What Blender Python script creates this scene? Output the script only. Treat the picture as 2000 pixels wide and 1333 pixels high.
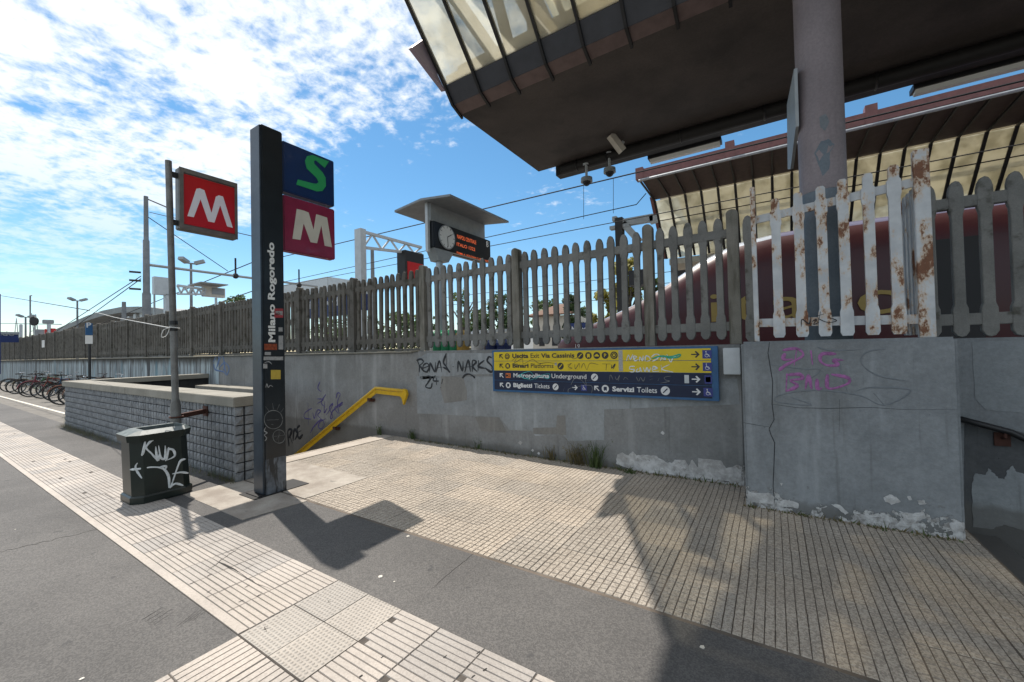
import bpy, bmesh, math, random
from mathutils import Vector, Matrix
random.seed(7)
R = math.radians
SC = bpy.context.scene
for o in list(bpy.data.objects): bpy.data.objects.remove(o)
# ------------------------------------------------------------------ camera
H = 1.65; F = 795.77
YAW, PIT, ROL = -0.568798, 0.0184273, -0.0227668
fw = Vector((math.sin(YAW)*math.cos(PIT), math.cos(YAW)*math.cos(PIT), math.sin(PIT)))
rt = fw.cross(Vector((0, 0, 1))).normalized(); up = rt.cross(fw)
r2 = rt*math.cos(ROL)+up*math.sin(ROL); u2 = up*math.cos(ROL)-rt*math.sin(ROL)
cam = bpy.data.objects.new('camera', bpy.data.cameras.new('camera')); SC.collection.objects.link(cam)
cam.matrix_world = Matrix(((r2.x, u2.x, -fw.x, 0), (r2.y, u2.y, -fw.y, 0), (r2.z, u2.z, -fw.z, H), (0, 0, 0, 1)))
cam.data.sensor_width = 36; cam.data.lens = F/2000*36; cam.data.clip_end = 3000; cam.data.clip_start = 0.05
SC.camera = cam
# ------------------------------------------------------------------ light
SUN = Vector((-0.503, 0.1236, 1)).normalized()          # direction towards the sun
W = bpy.data.worlds.new('World'); SC.world = W; W.use_nodes = True
nt = W.node_tree; nt.nodes.clear(); N = nt.nodes.new; LK = nt.links.new
sky = N('ShaderNodeTexSky'); sky.sky_type = 'NISHITA'; sky.sun_disc = False
sky.sun_elevation = math.asin(SUN.z); sky.sun_rotation = math.atan2(SUN.x, SUN.y)
sky.air_density = 1.0; sky.dust_density = 0.15; sky.ozone_density = 2.5
tc = N('ShaderNodeTexCoord'); sep = N('ShaderNodeSeparateXYZ'); LK(tc.outputs['Generated'], sep.inputs[0])
def wm(op, a, b=None, c=None):
    n = N('ShaderNodeMath'); n.operation = op
    for i, v in enumerate((a, b, c)):
        if v is None: continue
        if isinstance(v, (int, float)): n.inputs[i].default_value = v
        else: LK(v, n.inputs[i])
    return n.outputs[0]
zz = wm('MAXIMUM', wm('ADD', sep.outputs[2], 0.12), 0.02)
cx = wm('DIVIDE', sep.outputs[0], zz); cy = wm('DIVIDE', sep.outputs[1], zz)
cmb = N('ShaderNodeCombineXYZ'); LK(cx, cmb.inputs[0]); LK(cy, cmb.inputs[1])
def wnoise(scale, det, rough, off):
    mp = N('ShaderNodeMapping'); LK(cmb.outputs[0], mp.inputs[0]); mp.inputs['Location'].default_value = off
    n = N('ShaderNodeTexNoise'); LK(mp.outputs[0], n.inputs['Vector']); n.inputs['Scale'].default_value = scale
    n.inputs['Detail'].default_value = det; n.inputs['Roughness'].default_value = rough; n.inputs['Distortion'].default_value = 0.25
    return n.outputs[0]
def wramp(v, a, b):
    m = N('ShaderNodeMapRange'); m.interpolation_type = 'SMOOTHSTEP'; LK(v, m.inputs[0]); m.inputs[1].default_value = a; m.inputs[2].default_value = b
    return m.outputs[0]
big = wnoise(1.5, 4, 0.55, (3.1, 1.2, 0)); fine = wnoise(4.6, 8, 0.6, (0.4, 0.2, 0)); puff = wnoise(19, 6, 0.62, (5, 2, 0))
# the bank of cloud lies to the west (image left and top), clear air to the north
side = wm('MULTIPLY_ADD', wramp(cy, 0.62, 1.45), -0.24, wm('MULTIPLY', wramp(cx, -1.6, -3.2), -0.05))
dens = wm('ADD', wm('ADD', wm('MULTIPLY', big, 0.44), wm('MULTIPLY', fine, 0.55)), wm('ADD', wm('MULTIPLY', puff, 0.42), side))
lowfade = wramp(sep.outputs[2], 0.05, 0.38)
cl = wm('MULTIPLY', wramp(dens, 0.545, 0.755), wm('MULTIPLY_ADD', lowfade, 0.80, 0.12))
bg1 = N('ShaderNodeBackground'); bg1.inputs[1].default_value = 0.108
hs = N('ShaderNodeHueSaturation'); hs.inputs['Saturation'].default_value = 1.20; hs.inputs['Value'].default_value = 1.20; hs.inputs['Hue'].default_value = 0.489
LK(sky.outputs[0], hs.inputs['Color']); LK(hs.outputs[0], bg1.inputs[0])
bg2 = N('ShaderNodeBackground'); bg2.inputs[0].default_value = (0.93, 0.965, 1, 1); bg2.inputs[1].default_value = 1.0
mx = N('ShaderNodeMixShader'); LK(cl, mx.inputs[0]); LK(bg1.outputs[0], mx.inputs[1]); LK(bg2.outputs[0], mx.inputs[2])
wo = N('ShaderNodeOutputWorld'); LK(mx.outputs[0], wo.inputs[0])
sd = bpy.data.lights.new('sun', 'SUN'); sd.energy = 5.0; sd.angle = R(0.6); sd.color = (1, 0.93, 0.84)
so = bpy.data.objects.new('sun', sd); SC.collection.objects.link(so)
so.rotation_euler = SUN.to_track_quat('Z', 'Y').to_euler(); so.location = (-5, 2, 20)
SC.view_settings.view_transform = 'Standard'; SC.view_settings.look = 'None'
SC.view_settings.exposure = 0.27; SC.view_settings.gamma = 1
SC.cycles.max_bounces = 8; SC.cycles.transparent_max_bounces = 12
SC.cycles.use_denoising = True

# ------------------------------------------------------------------ pixel -> place on a known plane
def ray(px, py):
    return r2*((px-1000)/F) - u2*((py-666.5)/F) + fw
C0 = Vector((0, 0, H))
def atz(px, py, z=0.0): d = ray(px, py); return C0+d*((z-H)/d.z)
def aty(px, py, Y): d = ray(px, py); return C0+d*(Y/d.y)
def atx(px, py, X): d = ray(px, py); return C0+d*(X/d.x)

# ------------------------------------------------------------------ materials
MATS = {}
class NT:
    def __init__(s, name):
        s.m = bpy.data.materials.new(name); s.m.use_nodes = True; s.t = s.m.node_tree
        s.b = s.t.nodes['Principled BSDF']; s.out = s.t.nodes['Material Output']
        s.pos = s.n('ShaderNodeNewGeometry').outputs['Position']
    def n(s, k): return s.t.nodes.new(k)
    def l(s, a, b): s.t.links.new(a, b)
    def noise(s, scale, det=4, rough=0.55, stretch=None, off=0.0, dist=0.0, obj=False):
        mp = s.n('ShaderNodeMapping'); s.l(s.pos, mp.inputs[0]); mp.inputs['Location'].default_value = (off, off*1.7, off*.3)
        if stretch: mp.inputs['Scale'].default_value = stretch
        k = s.n('ShaderNodeTexNoise'); s.l(mp.outputs[0], k.inputs['Vector']); k.inputs['Scale'].default_value = scale
        k.inputs['Detail'].default_value = det; k.inputs['Roughness'].default_value = rough; k.inputs['Distortion'].default_value = dist
        return k.outputs[0]
    def ramp(s, v, a, b, c0=0.0, c1=1.0, smooth=True):
        m = s.n('ShaderNodeMapRange'); m.interpolation_type = 'SMOOTHSTEP' if smooth else 'LINEAR'
        s.l(v, m.inputs[0]); m.inputs[1].default_value = a; m.inputs[2].default_value = b; m.inputs[3].default_value = c0; m.inputs[4].default_value = c1
        return m.outputs[0]
    def math(s, op, a, b):
        m = s.n('ShaderNodeMath'); m.operation = op
        for i, v in enumerate((a, b)):
            if isinstance(v, (int, float)): m.inputs[i].default_value = v
            else: s.l(v, m.inputs[i])
        return m.outputs[0]
    def mix(s, f, a, b, mode='MIX'):
        m = s.n('ShaderNodeMix'); m.data_type = 'RGBA'; m.blend_type = mode
        if isinstance(f, (int, float)): m.inputs[0].default_value = f
        else: s.l(f, m.inputs[0])
        for i, v in ((6, a), (7, b)):
            if isinstance(v, tuple): m.inputs[i].default_value = (*v, 1)
            else: s.l(v, m.inputs[i])
        return m.outputs[2]
    def bump(s, v, strength=0.3, dist=0.01):
        b = s.n('ShaderNodeBump'); b.inputs['Strength'].default_value = strength; b.inputs['Distance'].default_value = dist
        s.l(v, b.inputs['Height']); s.l(b.outputs[0], s.b.inputs['Normal'])
    def col(s, c):
        if isinstance(c, tuple): s.b.inputs['Base Color'].default_value = (*c, 1)
        else: s.l(c, s.b.inputs['Base Color'])
    def rnd(s): return s.n('ShaderNodeObjectInfo').outputs['Random']
def rough(name, c1, c2, scale=3.0, rg=0.85, bump=0.3, bscale=60, metal=0.0, spots=None, vstreak=None, rand=0.0, bdist=0.004, extra=None):
    m = NT(name); f = m.ramp(m.noise(scale, 6, 0.6), 0.3, 0.7)
    c = m.mix(f, c1, c2)
    if vstreak: c = m.mix(m.ramp(m.noise(vstreak[1], 5, 0.6, stretch=(1, 1, vstreak[2]), off=3), vstreak[3], vstreak[4]), c, vstreak[0])
    if spots: c = m.mix(m.ramp(m.noise(spots[1], 3, 0.6, off=9), spots[2], spots[3]), c, spots[0])
    g = m.noise(bscale, 4, 0.7, off=2)
    c = m.mix(0.5, c, m.mix(m.ramp(g, 0.3, 0.7), (0.62, 0.62, 0.62), (1, 1, 1)), 'MULTIPLY') if bump else c
    if rand:
        rr = m.rnd(); c = m.mix(rand, c, m.mix(rr, (0.45, 0.45, 0.47), (1.0, 0.98, 0.95)), 'MULTIPLY')
    m.col(c); m.b.inputs['Roughness'].default_value = rg; m.b.inputs['Metallic'].default_value = metal
    if bump: m.bump(g, bump, bdist)
    return m.m
def plain(name, c, rg=0.5, metal=0.0, var=0.25, scale=6, emit=0.0, coat=0.0):
    m = NT(name); f = m.ramp(m.noise(scale, 5, 0.6), 0.3, 0.75)
    cc = m.mix(f, c, tuple(x*(1-var) for x in c)); m.col(cc)
    m.b.inputs['Roughness'].default_value = rg; m.b.inputs['Metallic'].default_value = metal
    if coat: m.b.inputs['Coat Weight'].default_value = coat
    if emit: m.l(cc, m.b.inputs['Emission Color']); m.b.inputs['Emission Strength'].default_value = emit
    return m.m
M = {}
def asphalt():
    m = NT('asphalt'); c = m.mix(m.ramp(m.noise(0.45, 7, 0.65), 0.35, 0.65), (0.082, 0.079, 0.077), (0.118, 0.113, 0.109))
    v = m.n('ShaderNodeTexVoronoi'); m.l(m.pos, v.inputs['Vector']); v.inputs['Scale'].default_value = 130
    g = m.n('ShaderNodeSeparateColor'); m.l(v.outputs['Color'], g.inputs[0])
    c = m.mix(0.85, c, m.mix(m.ramp(g.outputs[0], 0.1, 0.95), (0.68, 0.68, 0.68), (1.2, 1.19, 1.17)), 'MULTIPLY')
    c = m.mix(m.ramp(m.noise(5.5, 3, 0.5, off=3), 0.67, 0.71, 0, .55), c, (0.04, 0.04, 0.042))
    c = m.mix(m.ramp(m.noise(17, 2, 0.5, off=7), 0.75, 0.765, 0, .8), c, (0.035, 0.035, 0.036))
    c = m.mix(m.ramp(m.noise(2.1, 6, 0.7, off=6, dist=1.5), 0.495, 0.505, 0, 1), c, c)
    m.col(c); m.b.inputs['Roughness'].default_value = 0.88; m.bump(m.math('ADD', v.outputs['Distance'], m.noise(60, 4, .6)), 0.55, 0.003); return m.m
M['asphalt'] = asphalt()
M['asphalt_old'] = rough('asphalt_old', (0.15, 0.14, 0.125), (0.20, 0.185, 0.165), 1.5, 0.95, 0.5, 120, spots=((0.07, 0.065, 0.05), 3.0, 0.6, 0.7))
M['gap_t'] = rough('tile_joint_dirt', (0.095, 0.078, 0.062), (0.16, 0.13, 0.105), 3.0, 0.95, 0.2, 80)
M['grout'] = rough('grout', (0.13, 0.105, 0.085), (0.20, 0.165, 0.14), 2.0, 0.95, 0.2, 80)
M['gap'] = rough('gap_dirt', (0.065, 0.055, 0.047), (0.12, 0.105, 0.09), 6.0, 0.95, 0.2, 80)
def tile_mat(name, c1, c2, dark, spk=0.45):
    m = NT(name); c = m.mix(m.ramp(m.noise(1.3, 6, 0.6), 0.3, 0.7), c1, c2)
    c = m.mix(0.9, c, m.mix(m.rnd(), (0.80, 0.81, 0.82), (1.08, 1.04, 0.99)), 'MULTIPLY')
    c = m.mix(m.ramp(m.noise(0.9, 6, 0.65, off=15), 0.42, 0.62, 0, 0.42), c, tuple(x*0.72 for x in c1))
    c = m.mix(m.ramp(m.noise(2.2, 7, 0.7, off=5), 0.60, 0.78, 0, 0.7), c, dark)
    v = m.n('ShaderNodeTexVoronoi'); m.l(m.pos, v.inputs['Vector']); v.inputs['Scale'].default_value = 110
    g = m.n('ShaderNodeSeparateColor'); m.l(v.outputs['Color'], g.inputs[0])
    c = m.mix(spk, c, m.mix(m.ramp(g.outputs[0], 0.15, 0.75), (0.42, 0.38, 0.36), (1.12, 1.1, 1.08)), 'MULTIPLY')
    m.col(c); m.b.inputs['Roughness'].default_value = 0.8
    m.bump(m.noise(150, 3, 0.6), 0.25, 0.002); return m.m
M['tile'] = tile_mat('terrazzo_tile', (0.365, 0.326, 0.274), (0.432, 0.390, 0.335), (0.19, 0.16, 0.13), 0.55)
M['tactile'] = tile_mat('tactile_tile', (0.375, 0.345, 0.315), (0.435, 0.405, 0.375), (0.24, 0.205, 0.175), 0.18)
M['warning'] = tile_mat('warning_tile', (0.385, 0.355, 0.32), (0.44, 0.41, 0.37), (0.27, 0.24, 0.20), 0.15)
M['slab'] = rough('concrete_slab', (0.26, 0.225, 0.19), (0.42, 0.385, 0.335), 2.6, 0.9, 0.25, 90, spots=((0.16, 0.15, 0.14), 3.2, 0.62, 0.72))
M['coping'] = rough('coping_stone', (0.38, 0.335, 0.285), (0.45, 0.40, 0.345), 3, 0.85, 0.25, 120)
M['cap'] = rough('cap_concrete', (0.235, 0.22, 0.185), (0.31, 0.292, 0.25), 2.2, 0.9, 0.3, 90, spots=((0.13, 0.12, 0.10), 2.5, 0.62, 0.8))
M['block'] = rough('split_block', (0.205, 0.215, 0.228), (0.30, 0.315, 0.33), 7, 0.95, 0.8, 45, rand=0.25, bdist=0.015)
M['mortar'] = rough('mortar_dark', (0.015, 0.016, 0.018), (0.03, 0.031, 0.033), 6, 0.95, 0.2, 60)
def wall_mat(name, c1, c2, stain, seed, peel=0.0):
    m = NT(name); c = m.mix(m.ramp(m.noise(1.3, 8, 0.68, off=seed), 0.38, 0.62), c1, c2)
    c = m.mix(m.ramp(m.noise(0.8, 5, 0.6, off=seed+17), 0.52, 0.68, 0, 0.3), c, stain)
    c = m.mix(0.55, c, m.mix(m.ramp(m.noise(26, 6, 0.75, off=seed+5), 0.3, 0.7), (0.72, 0.72, 0.72), (1.12, 1.12, 1.12)), 'MULTIPLY')
    c = m.mix(m.ramp(m.noise(9, 4, 0.6, stretch=(1, 1, 0.06), off=seed+31), 0.60, 0.72, 0, 0.45), c, tuple(x*0.6 for x in stain))
    c = m.mix(m.ramp(m.noise(4.0, 6, 0.6, stretch=(1, 1, 0.12), off=seed+2), 0.52, 0.74, 0, 0.55), c, tuple(min(1, x*1.5) for x in c2))
    c = m.mix(m.ramp(m.noise(2.4, 7, 0.65, stretch=(1, 1, 0.45), off=seed+7), 0.55, 0.75, 0, 0.5), c, stain)
    c = m.mix(m.ramp(m.noise(38, 2, 0.5, off=seed+1), 0.73, 0.76, 0, 0.7), c, tuple(x*0.35 for x in c1))
    sp = m.n('ShaderNodeSeparateXYZ'); m.l(m.pos, sp.inputs[0])
    lowd = m.math('ADD', m.ramp(sp.outputs[2], 0.02, 0.22, 1, 0), m.math('MULTIPLY', m.noise(9, 5, 0.6), 0.9))
    c = m.mix(m.ramp(lowd, 0.75, 1.35, 0, 0.65), c, (0.10, 0.095, 0.085))
    if peel:
        pm = m.math('ADD', m.noise(5.5, 6, 0.66, off=seed+13, dist=.4), m.math('ADD', m.ramp(sp.outputs[2], 0.0, 0.42, 0.24*peel/.5, -0.25, False), m.ramp(sp.outputs[0], -2.2, -1.5, -0.35, 0)))
        pk_ = m.ramp(pm, 0.60, 0.615); ed = m.ramp(pm, 0.565, 0.60)
        c = m.mix(m.math('MULTIPLY', ed, 0.5), c, (0.07, 0.068, 0.065))
        c = m.mix(pk_, c, m.mix(m.ramp(m.noise(22, 6, 0.7), 0.35, 0.65), (0.22, 0.21, 0.20), (0.50, 0.50, 0.495)))
    m.col(c); m.b.inputs['Roughness'].default_value = 0.9
    m.bump(m.math('ADD', m.noise(8, 6, 0.6), m.math('MULTIPLY', m.noise(70, 4, 0.6), 0.3)), 0.35, 0.02); return m.m
M['wall'] = wall_mat('grey_render', (0.19, 0.188, 0.182), (0.245, 0.245, 0.24), (0.14, 0.13, 0.12), 0)
M['wall_blue'] = wall_mat('blue_grey_render', (0.185, 0.196, 0.205), (0.235, 0.248, 0.258), (0.125, 0.125, 0.12), 4, 0.34)
M['wall_b'] = wall_mat('patchy_grey_render', (0.175, 0.177, 0.174), (0.215, 0.218, 0.217), (0.13, 0.125, 0.115), 21, 0.5)
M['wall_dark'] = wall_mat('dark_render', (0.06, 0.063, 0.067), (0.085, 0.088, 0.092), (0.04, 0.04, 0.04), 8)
M['patch_light'] = wall_mat('light_touch_up_paint', (0.215, 0.23, 0.24), (0.265, 0.283, 0.293), (0.17, 0.17, 0.17), 11)
M['patch_warm'] = wall_mat('warm_touch_up_paint', (0.165, 0.162, 0.152), (0.195, 0.19, 0.18), (0.14, 0.135, 0.12), 14)
def plaster():
    m = NT('bare_plaster'); c = m.mix(m.ramp(m.noise(9, 7, 0.65), 0.35, 0.65), (0.34, 0.33, 0.32), (0.56, 0.555, 0.55))
    c = m.mix(m.ramp(m.noise(14, 6, 0.7, off=4), 0.55, 0.7, 0, 0.8), c, (0.20, 0.185, 0.17)); m.col(c)
    m.b.inputs['Roughness'].default_value = 0.95; m.bump(m.noise(30, 6, 0.7), 0.8, 0.02); return m.m
M['plaster'] = plaster()
def streakwall():
    m = NT('paint_streaked_wall'); a = m.ramp(m.noise(4.2, 6, 0.72, stretch=(1.6, 1, 0.07), off=1, dist=0.2), 0.38, 0.66)
    c = m.mix(a, (0.13, 0.135, 0.14), (0.42, 0.50, 0.53))
    c = m.mix(m.ramp(m.noise(3.0, 5, 0.7, stretch=(1.3, 1, 0.1), off=8), 0.55, 0.62), c, (0.06, 0.065, 0.07))
    c = m.mix(m.ramp(m.noise(2.1, 5, 0.6, stretch=(1, 1, 0.15), off=5), 0.56, 0.66, 0, 0.6), c, (0.16, 0.30, 0.36))
    sp = m.n('ShaderNodeSeparateXYZ'); m.l(m.pos, sp.inputs[0])
    c = m.mix(m.ramp(m.math('ADD', sp.outputs[2], m.math('MULTIPLY', m.noise(3, 5, 0.7, stretch=(2, 1, .3)), 0.5)), 1.55, 1.85), c, (0.045, 0.042, 0.035))
    m.col(c); m.b.inputs['Roughness'].default_value = 0.9; return m.m
M['streak'] = streakwall()
M['fence'] = rough('fence_concrete', (0.175, 0.172, 0.16), (0.245, 0.24, 0.225), 3.0, 0.95, 0.9, 90, spots=((0.10, 0.095, 0.08), 6, 0.56, 0.72), rand=0.25, bdist=0.006)
M['post'] = rough('post_concrete', (0.17, 0.158, 0.13), (0.24, 0.225, 0.195), 4.0, 0.95, 0.9, 80, vstreak=((0.085, 0.08, 0.06), 7, 0.15, 0.5, 0.7), bdist=0.006)
M['fence_old'] = rough('mossy_fence_concrete', (0.105, 0.096, 0.082), (0.155, 0.144, 0.125), 3.0, 0.95, 0.9, 90, spots=((0.06, 0.055, 0.04), 6, 0.5, 0.7), rand=0.3, bdist=0.006)
def rusty():
    m = NT('rusted_white_paint')
    r = m.math('ADD', m.noise(8, 8, 0.72, stretch=(1, 1, 0.5)), m.math('MULTIPLY', m.noise(2.5, 2, 0.5, off=6), 0.55))
    r = m.math('ADD', r, m.math('MULTIPLY', m.noise(34, 5, .7, off=3), 0.16)); rr = m.ramp(r, 0.915, 0.985); halo = m.ramp(r, 0.84, 0.96)
    c = m.mix(m.ramp(m.noise(5, 5, 0.6), 0.3, 0.7), (0.40, 0.41, 0.425), (0.53, 0.54, 0.545))
    c = m.mix(halo, c, (0.50, 0.37, 0.26)); c = m.mix(rr, c, m.mix(m.noise(30, 4, 0.7), (0.07, 0.03, 0.018), (0.24, 0.095, 0.04)))
    m.col(c); m.b.inputs['Roughness'].default_value = 0.7; m.bump(rr, 0.5, 0.004); return m.m
M['rusty'] = rusty()
M['column'] = rough('column_paint', (0.19, 0.155, 0.162), (0.25, 0.205, 0.212), 1.2, 0.55, 0.1, 40, vstreak=((0.20, 0.16, 0.165), 5, 0.1, 0.55, 0.75))
M['column_dark'] = rough('column_repaint', (0.09, 0.115, 0.14), (0.13, 0.155, 0.18), 2, 0.5, 0.1, 40)
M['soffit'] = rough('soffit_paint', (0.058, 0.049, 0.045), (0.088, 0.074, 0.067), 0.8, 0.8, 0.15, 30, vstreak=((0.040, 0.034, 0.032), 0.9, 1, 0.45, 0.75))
M['fascia'] = plain('fascia_metal', (0.065, 0.070, 0.083), 0.45, 0.3, 0.2)
M['chamfer'] = plain('fascia_brown_metal', (0.15, 0.105, 0.10), 0.5, 0.1, 0.3)
M['black'] = plain('black_metal', (0.022, 0.022, 0.024), 0.45, 0.2, 0.3)
M['gutter'] = plain('gutter_metal', (0.022, 0.021, 0.021), 0.6, 0.2, 0.3)
M['purple'] = plain('mauve_metal', (0.30, 0.24, 0.29), 0.5, 0.1, 0.15)
M['redbeam'] = plain('red_beam_paint', (0.18, 0.07, 0.065), 0.5, 0.1, 0.3)
M['eave'] = plain('eave_panel_paint', (0.075, 0.048, 0.043), 0.6, 0.1, 0.3)
M['galv'] = plain('galvanised_steel', (0.36, 0.38, 0.40), 0.45, 0.6, 0.2)
M['grey'] = plain('grey_paint', (0.30, 0.32, 0.33), 0.5, 0.1, 0.2)
M['palegrey'] = plain('pale_grey_paint', (0.50, 0.53, 0.55), 0.5, 0.0, 0.15)
M['white'] = plain('white_paint', (0.75, 0.75, 0.73), 0.5, 0.0, 0.12)
M['offwhite'] = plain('offwhite_paint', (0.60, 0.56, 0.49), 0.5, 0.0, 0.2)
M['mast'] = rough('mast_concrete', (0.17, 0.18, 0.19), (0.24, 0.25, 0.26), 3, 0.9, 0.2, 60)
M['polemetal'] = rough('weathered_pole_paint', (0.13, 0.125, 0.115), (0.21, 0.205, 0.195), 7, 0.55, 0.2, 60, metal=0.3)
M['frame_bronze'] = plain('sign_frame_metal', (0.20, 0.185, 0.165), 0.5, 0.5, 0.3)
M['m_red'] = plain('sign_red', (0.50, 0.008, 0.012), 0.35, 0, 0.1, coat=0.3)
M['m_white'] = plain('sign_white', (0.78, 0.77, 0.80), 0.35, 0, 0.06)
M['s_blue'] = plain('sign_navy', (0.010, 0.035, 0.12), 0.28, 0, 0.15, coat=0.5)
M['s_green'] = plain('sign_green', (0.03, 0.36, 0.12), 0.35, 0, 0.1)
M['m_maroon'] = plain('sign_maroon', (0.26, 0.022, 0.065), 0.3, 0, 0.2, coat=0.4)
M['m_cream'] = plain('sign_cream', (0.62, 0.58, 0.50), 0.4, 0, 0.12)
M['totem'] = rough('totem_enamel', (0.010, 0.013, 0.017), (0.017, 0.022, 0.027), 3, 0.3, 0.05, 30, vstreak=((0.04, 0.048, 0.058), 9, 0.12, 0.64, 0.76))
M['totem_side'] = rough('totem_side_metal', (0.035, 0.048, 0.065), (0.06, 0.078, 0.10), 3, 0.35, 0.05, 30, metal=0.3)
M['worn'] = rough('worn_enamel', (0.06, 0.07, 0.085), (0.16, 0.18, 0.21), 9, 0.5, 0.2, 40, vstreak=((0.02, 0.022, 0.025), 14, 0.2, 0.5, 0.6))
M['bin'] = rough('bin_green', (0.004, 0.009, 0.007), (0.008, 0.016, 0.013), 4, 0.35, 0.1, 50, vstreak=((0.035, 0.05, 0.042), 6, 0.2, 0.6, 0.75))
M['bin_top'] = rough('bin_worn_lid', (0.07, 0.09, 0.088), (0.17, 0.19, 0.185), 9, 0.5, 0.1, 50, spots=((0.03, 0.045, 0.04), 7, 0.55, 0.65))
M['spray_white'] = plain('white_spray', (0.66, 0.70, 0.72), 0.6, 0, 0.35, 25)
M['spray_black'] = plain('black_spray', (0.012, 0.014, 0.018), 0.6, 0, 0.3, 25)
M['spray_violet'] = plain('violet_spray', (0.075, 0.055, 0.20), 0.6, 0, 0.4, 25)
M['spray_pink'] = plain('pink_spray', (0.34, 0.12, 0.31), 0.7, 0, 0.45, 30)
M['spray_grey'] = plain('faded_grey_spray', (0.155, 0.17, 0.185), 0.7, 0, 0.25, 30)
M['spray_blue'] = plain('blue_spray', (0.10, 0.17, 0.33), 0.6, 0, 0.3, 25)
M['spray_cyan'] = plain('cyan_spray', (0.05, 0.42, 0.42), 0.6, 0, 0.3, 25)
M['marker'] = plain('marker_scribble', (0.13, 0.10, 0.03), 0.6, 0, 0.3, 25)
M['fadewhite'] = plain('thin_white_scratch', (0.22, 0.23, 0.23), 0.6, 0, 0.4, 25)
M['yellow'] = plain('handrail_yellow', (0.62, 0.38, 0.012), 0.4, 0, 0.2, 12)
M['rail_rust'] = plain('rail_bracket_rust', (0.08, 0.03, 0.02), 0.8, 0.2, 0.4)
M['sign_yellow'] = plain('wayfinding_yellow', (0.62, 0.46, 0.008), 0.45, 0, 0.12, 5)
M['sign_dark'] = plain('wayfinding_navy', (0.006, 0.014, 0.045), 0.7, 0, 0.2, 5)
M['sign_blue'] = plain('wayfinding_frame_blue', (0.020, 0.10, 0.24), 0.45, 0, 0.25, 5)
M['icon_blue'] = plain('icon_blue', (0.025, 0.035, 0.20), 0.4, 0, 0.1)
M['text_black'] = plain('text_black', (0.018, 0.018, 0.022), 0.5, 0, 0.1)
M['text_white'] = plain('text_white', (0.62, 0.63, 0.64), 0.5, 0, 0.1)
M['orange'] = plain('orange_label', (0.65, 0.16, 0.03), 0.5, 0, 0.1)
M['led'] = plain('led_orange', (0.9, 0.16, 0.05), 0.5, 0, 0.1, emit=0.45)
M['board_black'] = plain('display_black', (0.012, 0.014, 0.018), 0.3, 0, 0.1)
M['train_red'] = plain('train_dark_red', (0.048, 0.002, 0.007), 0.4, 0, 0.1, 1, coat=0.05)
M['train_silver'] = plain('train_silver', (0.50, 0.53, 0.57), 0.25, 0.4, 0.1, 1)
M['train_roof'] = plain('train_roof_mauve', (0.13, 0.12, 0.19), 0.3, 0.2, 0.1, 1)
M['train_black'] = plain('train_black', (0.010, 0.009, 0.012), 0.55, 0, 0.1, 1)
M['gold'] = plain('gold_lettering', (0.30, 0.21, 0.06), 0.4, 0.3, 0.15)
M['tyre'] = plain('tyre_rubber', (0.02, 0.02, 0.02), 0.8, 0, 0.2)
M['chrome'] = plain('chrome', (0.5, 0.5, 0.5), 0.25, 0.9, 0.1)
M['leather'] = plain('saddle_black', (0.02, 0.018, 0.017), 0.6, 0, 0.2)
M['wire'] = plain('wire', (0.012, 0.014, 0.018), 0.9, 0.0, 0.1)
M['rope'] = plain('rope', (0.62, 0.62, 0.60), 0.8, 0, 0.2)
M['kerb'] = rough('kerb_white_line', (0.58, 0.55, 0.48), (0.68, 0.65, 0.58), 4, 0.9, 0.2, 60)
M['gravel'] = rough('track_ballast', (0.16, 0.14, 0.12), (0.26, 0.24, 0.21), 8, 0.95, 1, 30)
M['bark'] = rough('bark', (0.07, 0.055, 0.04), (0.12, 0.095, 0.07), 8, 0.95, 0.6, 40)
M['brick'] = rough('house_wall', (0.50, 0.46, 0.40), (0.58, 0.54, 0.47), 3, 0.9, 0.1, 60)
M['rooftile'] = rough('brown_roof', (0.13, 0.075, 0.05), (0.19, 0.11, 0.075), 6, 0.9, 0.5, 30)
M['vault'] = rough('vault_roof', (0.20, 0.215, 0.215), (0.27, 0.285, 0.285), 0.4, 0.7, 0.1, 5)
M['binlid_green'] = plain('green_plastic', (0.012, 0.22, 0.09), 0.4, 0, 0.1)
M['binlid_yellow'] = plain('ochre_plastic', (0.42, 0.26, 0.05), 0.4, 0, 0.1)
M['mblue'] = plain('station_blue', (0.010, 0.028, 0.13), 0.5, 0, 0.2)
def leafm(name, c1, c2):
    m = NT(name); v = m.n('ShaderNodeTexVoronoi'); m.l(m.pos, v.inputs['Vector']); v.inputs['Scale'].default_value = 3
    c = m.mix(m.noise(2.0, 4, 0.7), c1, c2); m.col(c); m.b.inputs['Roughness'].default_value = 0.6
    t = m.n('ShaderNodeBsdfTranslucent'); m.l(c, t.inputs[0]); a = m.n('ShaderNodeMixShader'); a.inputs[0].default_value = 0.35
    m.l(m.b.outputs[0], a.inputs[1]); m.l(t.outputs[0], a.inputs[2]); m.l(a.outputs[0], m.out.inputs[0]); return m.m
M['leaf_dark'] = leafm('leaf_dark', (0.025, 0.05, 0.015), (0.06, 0.10, 0.03))
M['leaf_mid'] = leafm('leaf_mid', (0.05, 0.09, 0.025), (0.10, 0.15, 0.045))
M['leaf_yellow'] = leafm('leaf_yellow', (0.20, 0.19, 0.04), (0.34, 0.31, 0.07))
M['grass'] = leafm('weed_green', (0.035, 0.065, 0.015), (0.10, 0.14, 0.04))
M['drygrass'] = leafm('weed_dry', (0.10, 0.085, 0.035), (0.19, 0.15, 0.065))
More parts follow.
